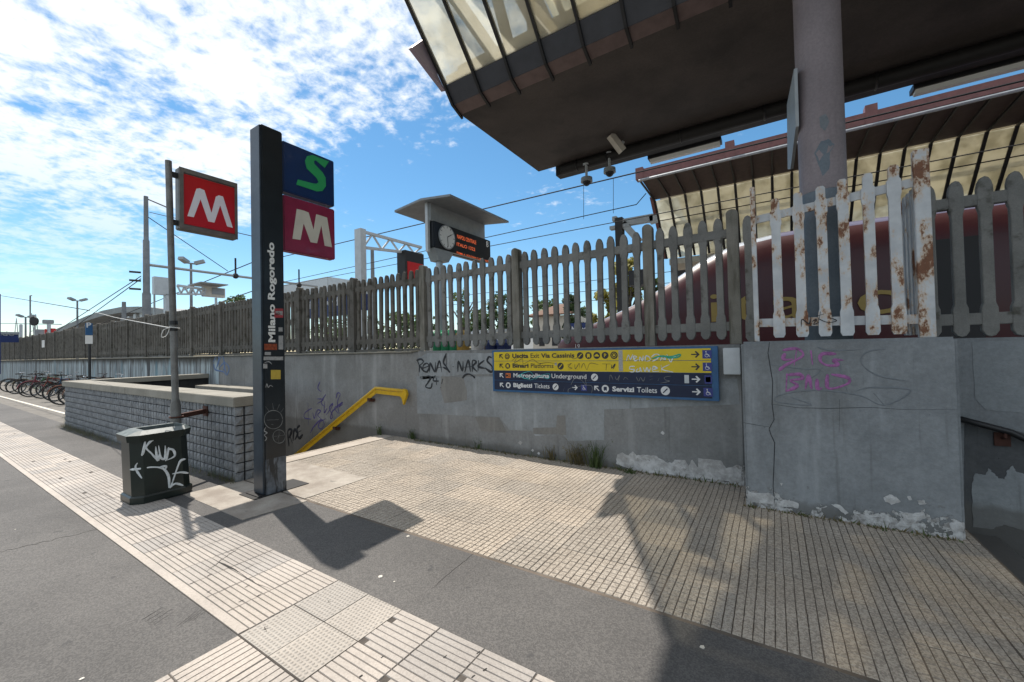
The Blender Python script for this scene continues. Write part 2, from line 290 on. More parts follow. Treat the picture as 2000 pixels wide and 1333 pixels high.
def glassm(name, tint, tr, diff, dirt, dirtscale=1.6, rg=0.1):
    m = NT(name); nse = m.ramp(m.noise(dirtscale, 6, 0.65, stretch=(1, 1, 0.5)), 0.4, 0.66)
    tp = m.n('ShaderNodeBsdfTransparent'); tp.inputs[0].default_value = (*tint, 1)
    tl = m.n('ShaderNodeBsdfTranslucent'); dc = m.mix(nse, diff, dirt); m.l(dc, tl.inputs[0])
    df = m.n('ShaderNodeBsdfDiffuse'); m.l(dc, df.inputs[0])
    a = m.n('ShaderNodeMixShader'); a.inputs[0].default_value = 0.35; m.l(tl.outputs[0], a.inputs[1]); m.l(df.outputs[0], a.inputs[2])
    gl = m.n('ShaderNodeBsdfGlossy'); gl.inputs['Roughness'].default_value = rg; gl.inputs[0].default_value = (0.8, 0.8, 0.8, 1)
    b = m.n('ShaderNodeMixShader'); m.l(m.ramp(nse, 0, 1, 1-tr, min(1, 1-tr+0.12)), b.inputs[0]); m.l(tp.outputs[0], b.inputs[1]); m.l(a.outputs[0], b.inputs[2])
    fr = m.n('ShaderNodeFresnel'); fr.inputs[0].default_value = 1.35
    c = m.n('ShaderNodeMixShader'); m.l(fr.outputs[0], c.inputs[0]); m.l(b.outputs[0], c.inputs[1]); m.l(gl.outputs[0], c.inputs[2])
    m.l(c.outputs[0], m.out.inputs[0]); return m.m
M['glass'] = glassm('dusty_yellow_glass', (0.95, 0.94, 0.87), 0.62, (0.85, 0.845, 0.77), (0.64, 0.62, 0.53))
M['roofglass'] = glassm('cream_roof_sheet', (0.97, 0.92, 0.80), 0.66, (0.88, 0.85, 0.74), (0.72, 0.67, 0.54))
M['glass_far'] = glassm('bright_yellow_glass', (0.93, 0.92, 0.86), 0.30, (0.82, 0.82, 0.75), (0.56, 0.55, 0.46))
M['beam_cream'] = plain('cream_beam', (0.46, 0.42, 0.34), 0.6, 0, 0.2)

# ------------------------------------------------------------------ mesh helpers
def link(o, parent=None):
    SC.collection.objects.link(o)
    if parent is not None: o.parent = parent
    return o
class MB:
    def __init__(s): s.v = []; s.f = []; s.mi = []; s.k = 0
    def add(s, vs, fs):
        b = len(s.v); s.v += [Vector(v) for v in vs]; s.f += [tuple(b+i for i in f) for f in fs]; s.mi += [s.k]*len(fs); return s
    def quad(s, a, b, c, d): return s.add([a, b, c, d], [(0, 1, 2, 3)])
    def box(s, x0, x1, y0, y1, z0, z1):
        return s.add([(x0, y0, z0), (x1, y0, z0), (x1, y1, z0), (x0, y1, z0), (x0, y0, z1), (x1, y0, z1), (x1, y1, z1), (x0, y1, z1)],
                     [(0, 3, 2, 1), (4, 5, 6, 7), (0, 1, 5, 4), (1, 2, 6, 5), (2, 3, 7, 6), (3, 0, 4, 7)])
    def bbox(s, x0, x1, y0, y1, z0, z1, b=0.01):
        bm = bmesh.new(); bmesh.ops.create_cube(bm, size=1)
        for v in bm.verts: v.co = ((x0+x1)/2+v.co.x*(x1-x0), (y0+y1)/2+v.co.y*(y1-y0), (z0+z1)/2+v.co.z*(z1-z0))
        bmesh.ops.bevel(bm, geom=bm.edges[:], offset=b, segments=2, affect='EDGES')
        bm.verts.index_update(); r = s.add([v.co.copy() for v in bm.verts], [[v.index for v in f.verts] for f in bm.faces]); bm.free(); return r
    def prism(s, pts, d):      # pts: 3-D polygon, extruded by vector d
        n = len(pts); P = [Vector(p) for p in pts]; d = Vector(d)
        return s.add(P+[p+d for p in P], [tuple(range(n))[::-1], tuple(range(n, 2*n))]+[(i, (i+1) % n, n+(i+1) % n, n+i) for i in range(n)])
    def bar(s, a, b, w, h, upv=(0, 0, 1)):
        a = Vector(a); b = Vector(b); t = (b-a).normalized(); u = Vector(upv)
        if abs(t.dot(u)) > 0.98: u = Vector((1, 0, 0))
        x = t.cross(u).normalized()*w/2; y = x.cross(t).normalized()*h/2
        return s.add([a-x-y, a+x-y, a+x+y, a-x+y, b-x-y, b+x-y, b+x+y, b-x+y],
                     [(0, 3, 2, 1), (4, 5, 6, 7), (0, 1, 5, 4), (1, 2, 6, 5), (2, 3, 7, 6), (3, 0, 4, 7)])
    def tube(s, pts, r, n=8, flat=None, cap=True):
        P = [Vector(p) for p in pts]; rs = r if isinstance(r, (list, tuple)) else [r]*len(P); ring = []; prev = None
        for i, p in enumerate(P):
            t = (P[min(i+1, len(P)-1)]-P[max(i-1, 0)])
            if t.length < 1e-9: t = Vector((0, 0, 1))
            t.normalize()
            if flat is not None:
                nrm = Vector(flat); x = t.cross(nrm)
                if x.length < 1e-6: x = Vector((1, 0, 0))
                x.normalize(); y = nrm*0.22
            else:
                if prev is None:
                    a = Vector((0, 0, 1)) if abs(t.z) < 0.9 else Vector((1, 0, 0)); x = t.cross(a).normalized()
                else: x = (prev-t*prev.dot(t)).normalized()
                y = t.cross(x); prev = x
            ring.append([p+(x*math.cos(2*math.pi*k/n)+y*math.sin(2*math.pi*k/n))*rs[i] for k in range(n)])
        vs = [v for rg in ring for v in rg]; fs = []
        for i in range(len(P)-1):
            for k in range(n): fs.append((i*n+k, i*n+(k+1) % n, (i+1)*n+(k+1) % n, (i+1)*n+k))
        if cap: fs += [tuple(range(n))[::-1], tuple(range((len(P)-1)*n, len(P)*n))]
        return s.add(vs, fs)
    def torus(s, c, axis, R0, r, n=28, m=6):
        c = Vector(c); ax = Vector(axis).normalized(); a = ax.orthogonal().normalized(); b = ax.cross(a); vs = []; fs = []
        for i in range(n):
            t = 2*math.pi*i/n; e = a*math.cos(t)+b*math.sin(t)
            for j in range(m):
                p = 2*math.pi*j/m; vs.append(c+e*(R0+r*math.cos(p))+ax*r*math.sin(p))
        for i in range(n):
            for j in range(m): fs.append((i*m+j, ((i+1) % n)*m+j, ((i+1) % n)*m+(j+1) % m, i*m+(j+1) % m))
        return s.add(vs, fs)
    def disc(s, c, nrm, r, t, n=20):
        c = Vector(c); nn = Vector(nrm).normalized(); a = nn.orthogonal().normalized(); b = nn.cross(a)
        return s.prism([c+(a*math.cos(2*math.pi*i/n)+b*math.sin(2*math.pi*i/n))*r for i in range(n)], nn*t)
    def ball(s, c, r, n=10, sc=(1, 1, 1)):
        c = Vector(c); vs = []; fs = []; m = n//2+1
        for i in range(m+1):
            th = math.pi*i/m
            for j in range(n):
                p = 2*math.pi*j/n; vs.append(c+Vector((r*sc[0]*math.sin(th)*math.cos(p), r*sc[1]*math.sin(th)*math.sin(p), r*sc[2]*math.cos(th))))
        for i in range(m):
            for j in range(n): fs.append((i*n+j, (i+1)*n+j, (i+1)*n+(j+1) % n, i*n+(j+1) % n))
        return s.add(vs, fs)
    def mesh(s, name, mats, smooth=False, org=(0, 0, 0)):
        me = bpy.data.meshes.new(name); og = Vector(org)
        me.from_pydata([v-og for v in s.v], [], s.f)
        for m in (mats if isinstance(mats, (list, tuple)) else [mats]): me.materials.append(m)
        if any(s.mi): me.polygons.foreach_set('material_index', s.mi)
        if smooth: me.polygons.foreach_set('use_smooth', [True]*len(me.polygons))
        me.update()
        if smooth == 'auto': me.set_sharp_from_angle(angle=R(40))
        return me
    def build(s, name, mats, parent=None, smooth=False, org=None, **kw):
        po = Vector(parent['_w']) if parent is not None and '_w' in parent else Vector((0, 0, 0))
        og = Vector(org) if org is not None else po
        o = bpy.data.objects.new(name, s.mesh(name, mats, smooth, og)); link(o, parent); o.location = og-po
        for k, v in kw.items(): o[k] = v
        if parent is not None: o['_w'] = tuple(og)
        return o
def thing(name, label, cat, loc=(0, 0, 0), group=None):
    o = bpy.data.objects.new(name, None); link(o); o.location = loc; o.empty_display_size = 0.2
    o['label'] = label; o['category'] = cat; o['_w'] = tuple(loc)
    if group: o['group'] = group
    return o
def single(o, label, cat, group=None):
    o['label'] = label; o['category'] = cat
    if group: o['group'] = group
    return o
def struct(name, mb, m, org=(0, 0, 0)):
    o = mb.build(name, m, None, org=org); o['kind'] = 'structure'; return o
def cp(o, parent=None, loc=None):
    c = o.copy(); SC.collection.objects.link(c); c.parent = parent
    if loc is not None: c.location = loc
    return c
def copy_tree(o, parent=None):
    c = cp(o, parent)
    for ch in list(o.children): copy_tree(ch, c)
    return c
def smoothpts(P, sub=5):
    P = [Vector(p) for p in P]
    if len(P) < 3: return P
    out = []
    for i in range(len(P)-1):
        p0, p1, p2, p3 = P[max(i-1, 0)], P[i], P[i+1], P[min(i+2, len(P)-1)]
        for k in range(sub):
            t = k/sub; out.append(0.5*((2*p1)+(p2-p0)*t+(2*p0-5*p1+4*p2-p3)*t*t+(3*p1-p0-3*p2+p3)*t**3))
    return out+[P[-1]]
def strokes(name, lines, w, mat, parent, plane, nrm, smooth=True):
    mb = MB()
    for L_ in lines:
        P = [plane(*p) for p in L_]; P = smoothpts(P) if smooth else P
        P = [p+Vector(nrm)*0.0012 for p in P]
        ph = random.uniform(0, 6); n_ = len(P); mb.tube(P, [w*random.uniform(.88, 1.1)*(1+.28*math.sin(ph+i*.35))*min(1, .45+.3*i, .35+.25*(n_-1-i))/2 for i in range(n_)], 6, flat=nrm)
    return mb.build(name, mat, parent)
def patch(name, pts, mat, parent, plane, nrm, t=0.0025, jag=0.0, n=6):
    P = [plane(*p) for p in pts]; out = []
    for i, p in enumerate(P):
        q = P[(i+1) % len(P)]; out.append(p)
        if jag:
            for k in range(1, n):
                e = p.lerp(q, k/n); s = Vector((random.uniform(-1, 1), random.uniform(-1, 1), random.uniform(-1, 1)))*jag
                s -= Vector(nrm)*s.dot(Vector(nrm)); out.append(e+s)
    mb = MB(); mb.prism(out, Vector(nrm)*t); return mb.build(name, mat, parent)
def text(s, o, u, v, mat, parent, width=None, height=None, name='lettering', bold=0.0, depth=0.0015, spacing=1.0, shear=0.0):
    cu = bpy.data.curves.new('t', 'FONT'); cu.body = s; cu.offset = bold; cu.extrude = 0.0; cu.space_character = spacing; cu.resolution_u = 3; cu.shear = shear
    ob = bpy.data.objects.new('t', cu); SC.collection.objects.link(ob); dg = bpy.context.evaluated_depsgraph_get()
    me = bpy.data.meshes.new_from_object(ob.evaluated_get(dg)); bpy.data.objects.remove(ob)
    if not me.vertices: return None
    xs = [q.co.x for q in me.vertices]; ys = [q.co.y for q in me.vertices]; x0, x1, y0, y1 = min(xs), max(xs), min(ys), max(ys)
    sy = (height/(y1-y0)) if height else 1; sx = (width/(x1-x0)) if width else sy
    if not height: sy = sx
    u = Vector(u).normalized(); v = Vector(v).normalized(); nn = u.cross(v); og = Vector(o)+nn*depth
    po = Vector(parent['_w']) if parent is not None and '_w' in parent else Vector((0, 0, 0))
    for q in me.vertices: q.co = og+u*((q.co.x-x0)*sx)+v*((q.co.y-y0)*sy)-po
    me.materials.clear(); me.materials.append(mat); me.name = name
    ob = bpy.data.objects.new(name, me); link(ob, parent); ob['_w'] = tuple(po); return ob

# ================================================================== GROUND
g = MB(); g.box(-600, 200, -200, 2.6, -0.4, 0.0); struct('road', g, M['asphalt'])
g = MB(); g.box(-600, -14.78, 2.6, 5.5, -0.4, 0.0); struct('bicycle_parking_ground', g, M['asphalt_old'])
g = MB(); g.box(9.0, 200, 2.6, 5.6, -0.4, 0.0); struct('pavement', g, M['asphalt'])
g = MB(); g.box(-6.52, 1.37, 2.6, 5.5, -0.5, -0.004); FL = struct('floor', g, M['gap_t'])
g = MB(); g.box(-600, 300, 5.85, 600, -0.4, 0.8); struct('terrain', g, M['gravel'])
g = MB(); g.box(-200, 120, 5.95, 10.1, 0.8, 1.0); struct('platform', g, M['asphalt_old'])
# big terrazzo tiles, each a grid of 8 x 8 raised setts
TS = 0.4265
def sett_tile(nx=8, ny=8, var=0):
    mb = MB(); cx_, cy_ = TS/8, TS/8; JX = [0]+[random.uniform(-.0022, .0022) for _ in range(nx-1)]+[0]; JY = [0]+[random.uniform(-.002, .002) for _ in range(ny-1)]+[0]
    for i in range(nx):
        for j in range(ny):
            gx = 0.0024 if i else 0.0044; gy = 0.0024 if j else 0.0046; jx = random.uniform(-.0008, .0008); h = 0.0048+random.uniform(-.0016, .0012)
            x0 = i*cx_+gx+jx+JX[i]; x1 = (i+1)*cx_-0.0024+jx+JX[i+1]; y0 = j*cy_+gy+JY[j]; y1 = (j+1)*cy_-0.0022+JY[j+1]; b = 0.0022
            mb.add([(x0, y0, 0), (x1, y0, 0), (x1, y1, 0), (x0, y1, 0), (x0+b, y0+b, h), (x1-b, y0+b, h), (x1-b, y1-b, h), (x0+b, y1-b, h)],
                   [(4, 5, 6, 7), (0, 1, 5, 4), (1, 2, 6, 5), (2, 3, 7, 6), (3, 0, 4, 7)])
    return mb.mesh('tile', M['tile'])
tiles = [sett_tile() for _ in range(9)]
Y0 = 2.63; XS = -0.673
for i in range(-14, 5):
    for j in range(7):
        x = XS+i*TS; y = Y0+j*TS
        if x+TS > 1.36 or y > 5.4: continue
        if j < 2 and x < -4.52: continue
        me = random.choice(tiles)
        o = bpy.data.objects.new('tile', me); link(o, FL)
        o.location = (x+random.uniform(-.001, .001), y, -0.004+random.uniform(-.0008, .0008)); o.rotation_euler = (random.uniform(-.0035, .0035), random.uniform(-.0035, .0035), random.uniform(-.004, .004))
# edge pieces of the floor
mb = MB(); mb.bbox(-6.52, XS-13*TS-0.006, 2.63, 5.4, -0.004, 0.010, 0.003); mb.build('coping', M['coping'], FL)
narrow = sett_tile(6, 8)
for j in range(7):
    o = bpy.data.objects.new('tile', narrow); link(o, FL); o.location = (XS+4*TS+.004, Y0+j*TS, -.004)
    if j == 6: o.scale.y = .3
mb = MB(); mb.bbox(-6.2, -4.515, 2.63, 3.478, -0.004, 0.006, 0.002); mb.build('repair_slab', M['slab'], FL)
mb = MB(); mb.prism([(-5.95, 1.98, 0), (-4.50, 1.98, 0), (-4.42, 2.60, 0), (-5.95, 2.60, 0)], (0, 0, 0.006)); S1 = mb.build('concrete_slab', M['slab']); S1['kind'] = 'structure'

# tactile path
g = MB(); g.box(-40, 2.2, 1.155, 1.81, 0.0, 0.003); TP = struct('path', g, M['gap'])
g = MB(); g.box(-2.69, -2.04, -3, 1.15, 0.0, 0.003); TP2 = struct('path_branch', g, M['gap'])
TT = 0.2975
def rib_tile(along_x=True, seed=0, TT=0.2975, n=8):
    rr = random.Random(seed); mb = MB(); p = TT/n; xb = 0.0022
    for j in range(n):
        y0 = j*p+0.0021; y1 = (j+1)*p-0.0021; h = 0.006+rr.uniform(-.001, .001); b = 0.0022; a0, a1 = xb, TT-xb
        if rr.random() < 0.06: a0 += rr.uniform(.03, .09)
        q = [(a0, y0, 0), (a1, y0, 0), (a1, y1, 0), (a0, y1, 0), (a0+b, y0+b, h), (a1-b, y0+b, h), (a1-b, y1-b, h), (a0+b, y1-b, h)]
        if not along_x: q = [(TT-v[1], v[0], v[2]) for v in q]
        mb.add(q, [(4, 5, 6, 7), (0, 1, 5, 4), (1, 2, 6, 5), (2, 3, 7, 6), (3, 0, 4, 7)])
    return mb.mesh('tactile_tile', M['tactile'])
ribs = [rib_tile(True, s) for s in range(8)]; ribs2 = [rib_tile(False, s+20, .325, 7) for s in range(4)]; ribs3 = [rib_tile(True, s+40, .325, 8) for s in range(5)]
def putt(me, x, y, par, z=0.003):
    o = bpy.data.objects.new('tactile_tile', me); link(o, par); o.location = (x, y, z+random.uniform(-.001, .001))
    o.rotation_euler = (random.uniform(-.003, .003), random.uniform(-.003, .003), random.uniform(-.004, .004))
for i in range(1, 58):
    for j in range(2): putt(random.choice(ribs), -2.69-i*TT, 1.215+j*TT, TP)
for i in range(0, 12):
    for j in range(2): putt(random.choice(ribs3), -2.031+i*.327, 1.158+j*.327, TP)
mb = MB(); mb.box(-40, -2.70, 1.158, 1.212, 0.003, 0.008); mb.build('border', M['tactile'], TP)
mb = MB(); mb.box(-40, -2.69-57*TT-.01, 1.22, 1.80, 0.003, 0.008); mb.build('far_paving', M['tactile'], TP)
WT = 0.325
mb = MB(); mb.box(0.002, WT-.003, 0.002, WT-.003, 0, 0.004); k = 12; p = WT/k
for i in range(k*1):
    for j in range(k):
        cx_ = (i+0.5+(0.25 if j % 2 else -0.25))*p; cy_ = (j+.5)*p; r0 = p*.42; r1 = p*.18
        if cx_-r0 < 0.004 or cx_+r0 > WT-.004: continue
        vs = [(cx_+math.cos(a*math.pi/3)*r0, cy_+math.sin(a*math.pi/3)*r0, 0.004) for a in range(6)]+[(cx_+math.cos(a*math.pi/3)*r1, cy_+math.sin(a*math.pi/3)*r1, 0.0085) for a in range(6)]
        mb.add(vs, [(a, (a+1) % 6, 6+(a+1) % 6, 6+a) for a in range(6)]+[(6, 7, 8, 9, 10, 11)])
wme = mb.mesh('warning_tile', M['warning'])
for i in range(2):
    for j in range(2):
        o = bpy.data.objects.new('warning_tile', wme); link(o, TP); o.location = (-2.685+i*(WT+.002), 1.158+j*(WT+.002), 0.003+0.001*((i+j) % 2))
for j in range(6):
    for i in range(2): putt(random.choice(ribs2), -2.685+i*.327, 1.153-(j+1)*.327, TP2)
g = MB(); g.box(-120, -14.9, 3.05, 3.13, 0, 0.005); o = struct('bicycle_bay_line', g, M['kerb'])
# cracks and joints in the asphalt and broken grooves in the tactile path
RD = bpy.data.objects['road']; RD['_w'] = (0, 0, 0)
PG = lambda x, y: atz(x, y, 0.0002)
PT = lambda x, y: atz(x, y, 0.0088)
M['crackfill'] = plain('crack_dirt', (.035, .033, .031), .95, 0, .3, 30)
def crack(l, w, pl, par, j=1.6):
    out = []
    for (a, b), (c, d) in zip(l, l[1:]):
        n = max(2, int(math.hypot(c-a, d-b)/9))
        out += [(a+(c-a)*k/n+random.uniform(-j, j)*.5, b+(d-b)*k/n+random.uniform(-j, j)) for k in range(n)]
    strokes('crack', [out+[l[-1]]], w, M['crackfill'], par, pl, (0, 0, 1), False)
crack([(-40, 1088), (90, 1058), (200, 1032), (262, 1012)], .006, PG, RD); crack([(842, 1152), (880, 1118), (925, 1082)], .005, PG, RD)

for k in range(4): crack([(276+k*8, 1212+k*3), (318+k*9, 1186+k*2)], .004, PG, RD, .5); crack([(346+k*9, 1224-k*3), (386+k*9, 1192-k*2)], .003, PG, RD, .5)
TP['_w'] = (0, 0, 0)
crack([(428, 1098), (448, 1108), (466, 1118)], .014, PT, TP, 1); crack([(466, 1118), (495, 1104), (512, 1098)], .005, PT, TP, 1); crack([(405, 1116), (440, 1088), (466, 1072)], .006, PT, TP, 1.5)
crack([(466, 1118), (500, 1140), (530, 1152)], .005, PT, TP, 1); crack([(205, 966), (225, 977)], .018, PT, TP, .5); crack([(285, 1002), (330, 990), (380, 976)], .004, PT, TP, 1); crack([(305, 1022), (382, 1002)], .006, PT, TP, 1)
for px, py in ((409, 1124), (375, 1140), (408, 1156), (482, 1146), (505, 1164), (470, 1175), (352, 1082), (325, 1068), (316, 1062), (290, 1048), (280, 1040), (368, 1062)): crack([(px-4, py+2), (px+5, py-3)], .011, PT, TP, .4)
for px, py in ((518, 1229), (642, 1176)): crack([(px-6, py+2), (px+7, py-2)], .005, PT, TP, .4); crack([(px-2, py-4), (px+3, py+5)], .005, PT, TP, .4)
for px, py in ((748, 1284), (935, 1275), (948, 1309), (925, 1322), (870, 1283), (705, 1322)): crack([(px-4, py+2), (px+3, py-3)], .016, PT, TP, .6)
# scattered litter and gum on the paving
for n_, (px, py) in enumerate([(797, 1048), (743, 1127), (770, 1137), (30, 1035), (160, 1327), (1372, 1265)]):
    p = atz(px, py); mb = MB(); k = random.randint(5, 7); s = random.uniform(.006, .016)
    mb.prism([(p.x+math.cos(a*6.283/k)*s*random.uniform(.6, 1.3), p.y+math.sin(a*6.283/k)*s*random.uniform(.6, 1.3), 0.001) for a in range(k)], (0, 0, .003))
    o = mb.build('litter_scrap', M['offwhite'], org=(p.x, p.y, 0)); single(o, ['pale scrap beside the tip of the sign shadow on the tile edge', 'smaller of two pale gum spots on asphalt near the warning tiles', 'larger of two pale gum spots on asphalt near the warning tiles', 'pale speck on the asphalt near the left frame edge', 'white scrap on the asphalt at the bottom left', 'pale speck on the shaded asphalt at the bottom right'][n_], 'litter', 'pale litter scraps on the paving')
# ================================================================== WALLS
YA = 5.46; YB = 5.40
def wallbox(name, x0, x1, y, zt, m, label, zb=-3.2, th=0.35):
    t = thing(name, label, 'wall', ((x0+x1)/2, y, 0)); mb = MB(); mb.bbox(x0, x1, y, y+th, zb, zt, 0.012); mb.build('wall_body', m, t); return t
WL = wallbox('retaining_wall', -200, -13.75, YA, 1.60, M['streak'], 'long low wall streaked with white and blue paint behind the parked bicycles')
WA = wallbox('retaining_wall', -13.745, -5.535, YA, 1.615, M['wall'], 'plain grey rendered wall above the left stairs with the yellow handrail')
WB = wallbox('retaining_wall', -5.53, -0.31, YB, 1.64, M['wall_b'], 'blue grey rendered wall carrying the long blue and yellow direction sign', zb=-0.4, th=0.4)
WR = wallbox('retaining_wall', 1.285, 14, 5.5, 1.65, M['wall_blue'], 'shaded peeling wall beside the right stairs beyond the concrete block')
mb = MB(); mb.bbox(-13.7, -5.7, YA-0.05, YA+0.3, 1.617, 1.645, 0.006); mb.build('ledge', M['cap'], WA)
mb = MB(); mb.bbox(-200, -13.76, YA-0.05, YA+0.3, 1.602, 1.64, 0.006); mb.build('ledge', M['cap'], WL)
PB = lambda x, y: aty(x, y, YB-0.001)
PBG = lambda x, y: aty(x, y, YB-0.005)
PA = lambda x, y: aty(x, y, YA-0.001)
NY = (0, -1, 0)
# repainted and peeled patches on wall B (outlines follow the photograph)
patch('paint_patch', [(814, 735), (1440, 740), (1445, 790), (1180, 800), (1180, 860), (1110, 862), (1100, 850), (1045, 852), (1040, 842), (995, 840), (975, 815), (815, 808)], M['patch_light'], WB, PB, NY, .0015, .004)
patch('paint_patch', [(862, 735), (905, 737), (912, 765), (912, 782), (868, 788), (860, 760)], M['patch_warm'], WB, lambda x, y: aty(x, y, YB-0.003), NY, .0015, .003)
patch('paint_patch', [(1041, 836), (1086, 835), (1088, 812), (1104, 812), (1106, 850), (1042, 848)], M['patch_warm'], WB, lambda x, y: aty(x, y, YB-0.003), NY, .0015, .003)
patch('paint_patch', [(928, 815), (975, 816), (990, 845), (940, 842)], M['patch_warm'], WB, lambda x, y: aty(x, y, YB-0.003), NY, .0015, .004)
patch('paint_patch', [(816, 700), (835, 690), (968, 690), (966, 730), (900, 733), (820, 742)], M['patch_light'], WB, PB, NY, .0015, .004)
patch('peeled_plaster', [(1203, 906), (1206, 888), (1216, 884), (1228, 890), (1236, 882), (1243, 890), (1260, 889), (1283, 891), (1300, 903), (1312, 905), (1318, 898), (1338, 899), (1345, 912), (1352, 898), (1364, 916), (1363, 895), (1408, 900), (1418, 915), (1440, 908), (1449, 913), (1449, 944), (1330, 930), (1240, 920)], M['plaster'], WB, PB, NY, .003, .008, 4)
for (x, y, s) in ((1294, 846, 4), (1016, 865, 4), (1040, 880, 3), (1052, 886, 3), (1075, 903, 3)):
    patch('peeled_plaster', [(x-s, y), (x, y-s), (x+s, y), (x+s*.3, y+s)], M['plaster'], WB, PB, NY, .003, .002, 3)
# graffiti on wall B
def gl(lines, ox, oy, s): return [[(ox+x/s, oy+y/s) for x, y in l] for l in lines]
Z4 = 4.443
g1 = [[(1130, 280), (1150, 330), (1150, 390)], [(1125, 285), (1165, 275), (1185, 300), (1150, 335), (1165, 345), (1190, 385)],
      [(1210, 310), (1185, 330), (1185, 370), (1215, 385), (1235, 350), (1225, 315), (1205, 310)], [(1180, 355), (1245, 330)],
      [(1240, 390), (1245, 310), (1285, 385), (1290, 300)], [(1295, 390), (1325, 290), (1345, 390)], [(1300, 350), (1350, 345)],
      [(1385, 225), (1360, 300), (1385, 340), (1415, 390), (1395, 365), (1355, 345)], [(1383, 235), (1385, 360)],
      [(1440, 340), (1452, 342)], [(1485, 385), (1490, 295), (1525, 375), (1530, 290)], [(1545, 390), (1575, 285), (1595, 385)], [(1540, 345), (1605, 340)],
      [(1610, 385), (1612, 290), (1645, 300), (1615, 340), (1655, 385)], [(1665, 285), (1660, 375)], [(1715, 285), (1660, 335), (1720, 355)],
      [(1780, 265), (1755, 255), (1740, 290), (1775, 330), (1790, 365), (1770, 385), (1720, 350)], [(1775, 350), (1805, 405)],
      [(1525, 440), (1550, 412), (1585, 405), (1620, 425), (1635, 440)],
      [(1200, 435), (1225, 422), (1250, 435), (1225, 480), (1205, 515), (1250, 525), (1262, 480)], [(1290, 415), (1270, 460), (1320, 465)], [(1300, 440), (1300, 500)],
      [(1355, 445), (1345, 490)], [(1332, 522), (1340, 524)]]
strokes('graffiti', gl(g1, 560, 640, Z4), 0.031, M['spray_black'], WB, PBG, NY)
g2 = [[(290, 470), (270, 525), (300, 560)], [(265, 620), (320, 625), (265, 660)], [(340, 580), (300, 650), (330, 690)], [(185, 655), (190, 850)], [(220, 700), (160, 740), (155, 785), (215, 795)],
      [(225, 740), (240, 790), (255, 730)], [(262, 800), (265, 720), (295, 725), (270, 760), (305, 800)], [(330, 640), (325, 740), (350, 700)], [(340, 760), (385, 700), (400, 660), (370, 700), (400, 770), (380, 790), (395, 730), (440, 690)],
      [(445, 745), (415, 700), (440, 680), (485, 650), (450, 690), (490, 665)], [(430, 615), (440, 570), (465, 580), (440, 650), (455, 750)],
      [(205, 915), (240, 855), (300, 800), (325, 840), (300, 880), (275, 860), (290, 820), (340, 790)]]
strokes('graffiti', gl(g2, 560, 640, Z4), 0.026, M['spray_violet'], WA, PA, NY)
g3 = [[(20, 1030), (10, 900), (45, 890), (20, 960)], [(30, 950), (50, 1005)], [(55, 985), (65, 890), (95, 920), (70, 975)], [(115, 850), (90, 880), (105, 960), (140, 930)], [(90, 915), (125, 895)]]
strokes('graffiti', gl(g3, 560, 640, Z4), 0.07, M['spray_black'], WA, PA, NY)
g5 = [[(1460, 800), (1480, 765), (1500, 770), (1480, 850)], [(1490, 830), (1510, 770), (1530, 765), (1540, 840), (1555, 890)], [(1500, 840), (1540, 800), (1530, 860)], [(1555, 890), (1570, 840), (1545, 800)], [(1465, 810), (1475, 850), (1530, 865), (1550, 890)]]
strokes('graffiti', gl(g5, 0, 480, 3.508), 0.05, M['spray_blue'], WA, PA, NY)
# small galvanised box right of the sign and a vertical stain board
# ------------------------------------------------------------------ big block
BK = thing('concrete_block', 'big cracked blue grey block with pink graffiti supporting the column', 'concrete block', (0.5, 5.1, 0))
mb = MB(); mb.bbox(-0.275, 1.283, 4.79, 5.75, -3.2, 1.665, 0.022); mb.build('block_body', M['wall_blue'], BK, smooth='auto')
PK = lambda x, y: aty(x, y, 4.789)
crack = [[(1503, 668), (1500, 690), (1504, 715), (1509, 745), (1508, 790), (1512, 820), (1502, 838), (1506, 850), (1513, 865), (1512, 900), (1510, 950), (1513, 985)], [(1452, 826), (1470, 829), (1485, 832), (1502, 834)], [(1452, 972), (1480, 966), (1509, 962)]]
strokes('crack', crack, 0.008, M['mortar'], BK, PK, NY, False)
strokes('crack', [[(1509, 790), (1560, 797), (1620, 798), (1700, 796), (1760, 800), (1870, 800)], [(1640, 780), (1639, 845)]], 0.0035, M['mortar'], BK, PK, NY, False)
Z5 = 2.898
pk = [[(285, 130), (365, 120), (400, 160), (300, 215), (265, 245)], [(300, 145), (290, 180), (345, 180)], [(365, 130), (350, 215)], [(445, 130), (455, 210)], [(590, 150), (510, 150), (500, 190), (540, 215), (600, 210), (575, 185), (630, 185)],
      [(310, 260), (305, 365)], [(305, 270), (380, 265), (395, 290), (330, 300), (370, 330), (310, 360)], [(415, 350), (430, 270), (450, 350)], [(480, 290), (485, 350), (510, 340)], [(540, 265), (545, 345), (650, 320), (655, 285), (560, 265)]]
strokes('graffiti', gl(pk, 1430, 640, Z5), 0.027, M['spray_pink'], BK, PK, NY)
gk = [[(480, 110), (560, 130), (730, 125)], [(870, 120), (760, 140), (730, 200), (820, 270), (1000, 305)], [(600, 170), (620, 260), (655, 370)], [(700, 360), (790, 340), (1010, 355), (860, 440), (720, 385), (480, 355), (280, 380), (250, 420), (450, 440), (330, 395)], [(220, 210), (400, 235), (500, 240), (430, 300)], [(800, 370), (860, 440)]]
strokes('graffiti', gl(gk, 1430, 640, Z5), 0.012, M['spray_grey'], BK, PK, NY)
def pz5(l, t=0.003, jag=.006): patch('peeled_plaster', [(1430+x/Z5, 640+y/Z5) for x, y in l], M['plaster'], BK, PK, NY, t, jag, 4)
pz5([(80, 940), (130, 935), (205, 935), (240, 960), (240, 1003), (160, 995), (90, 980)])
pz5([(250, 985), (300, 975), (375, 995), (370, 1025), (260, 1008)]); pz5([(855, 965), (890, 945), (930, 960), (955, 985), (900, 1003), (865, 985)])
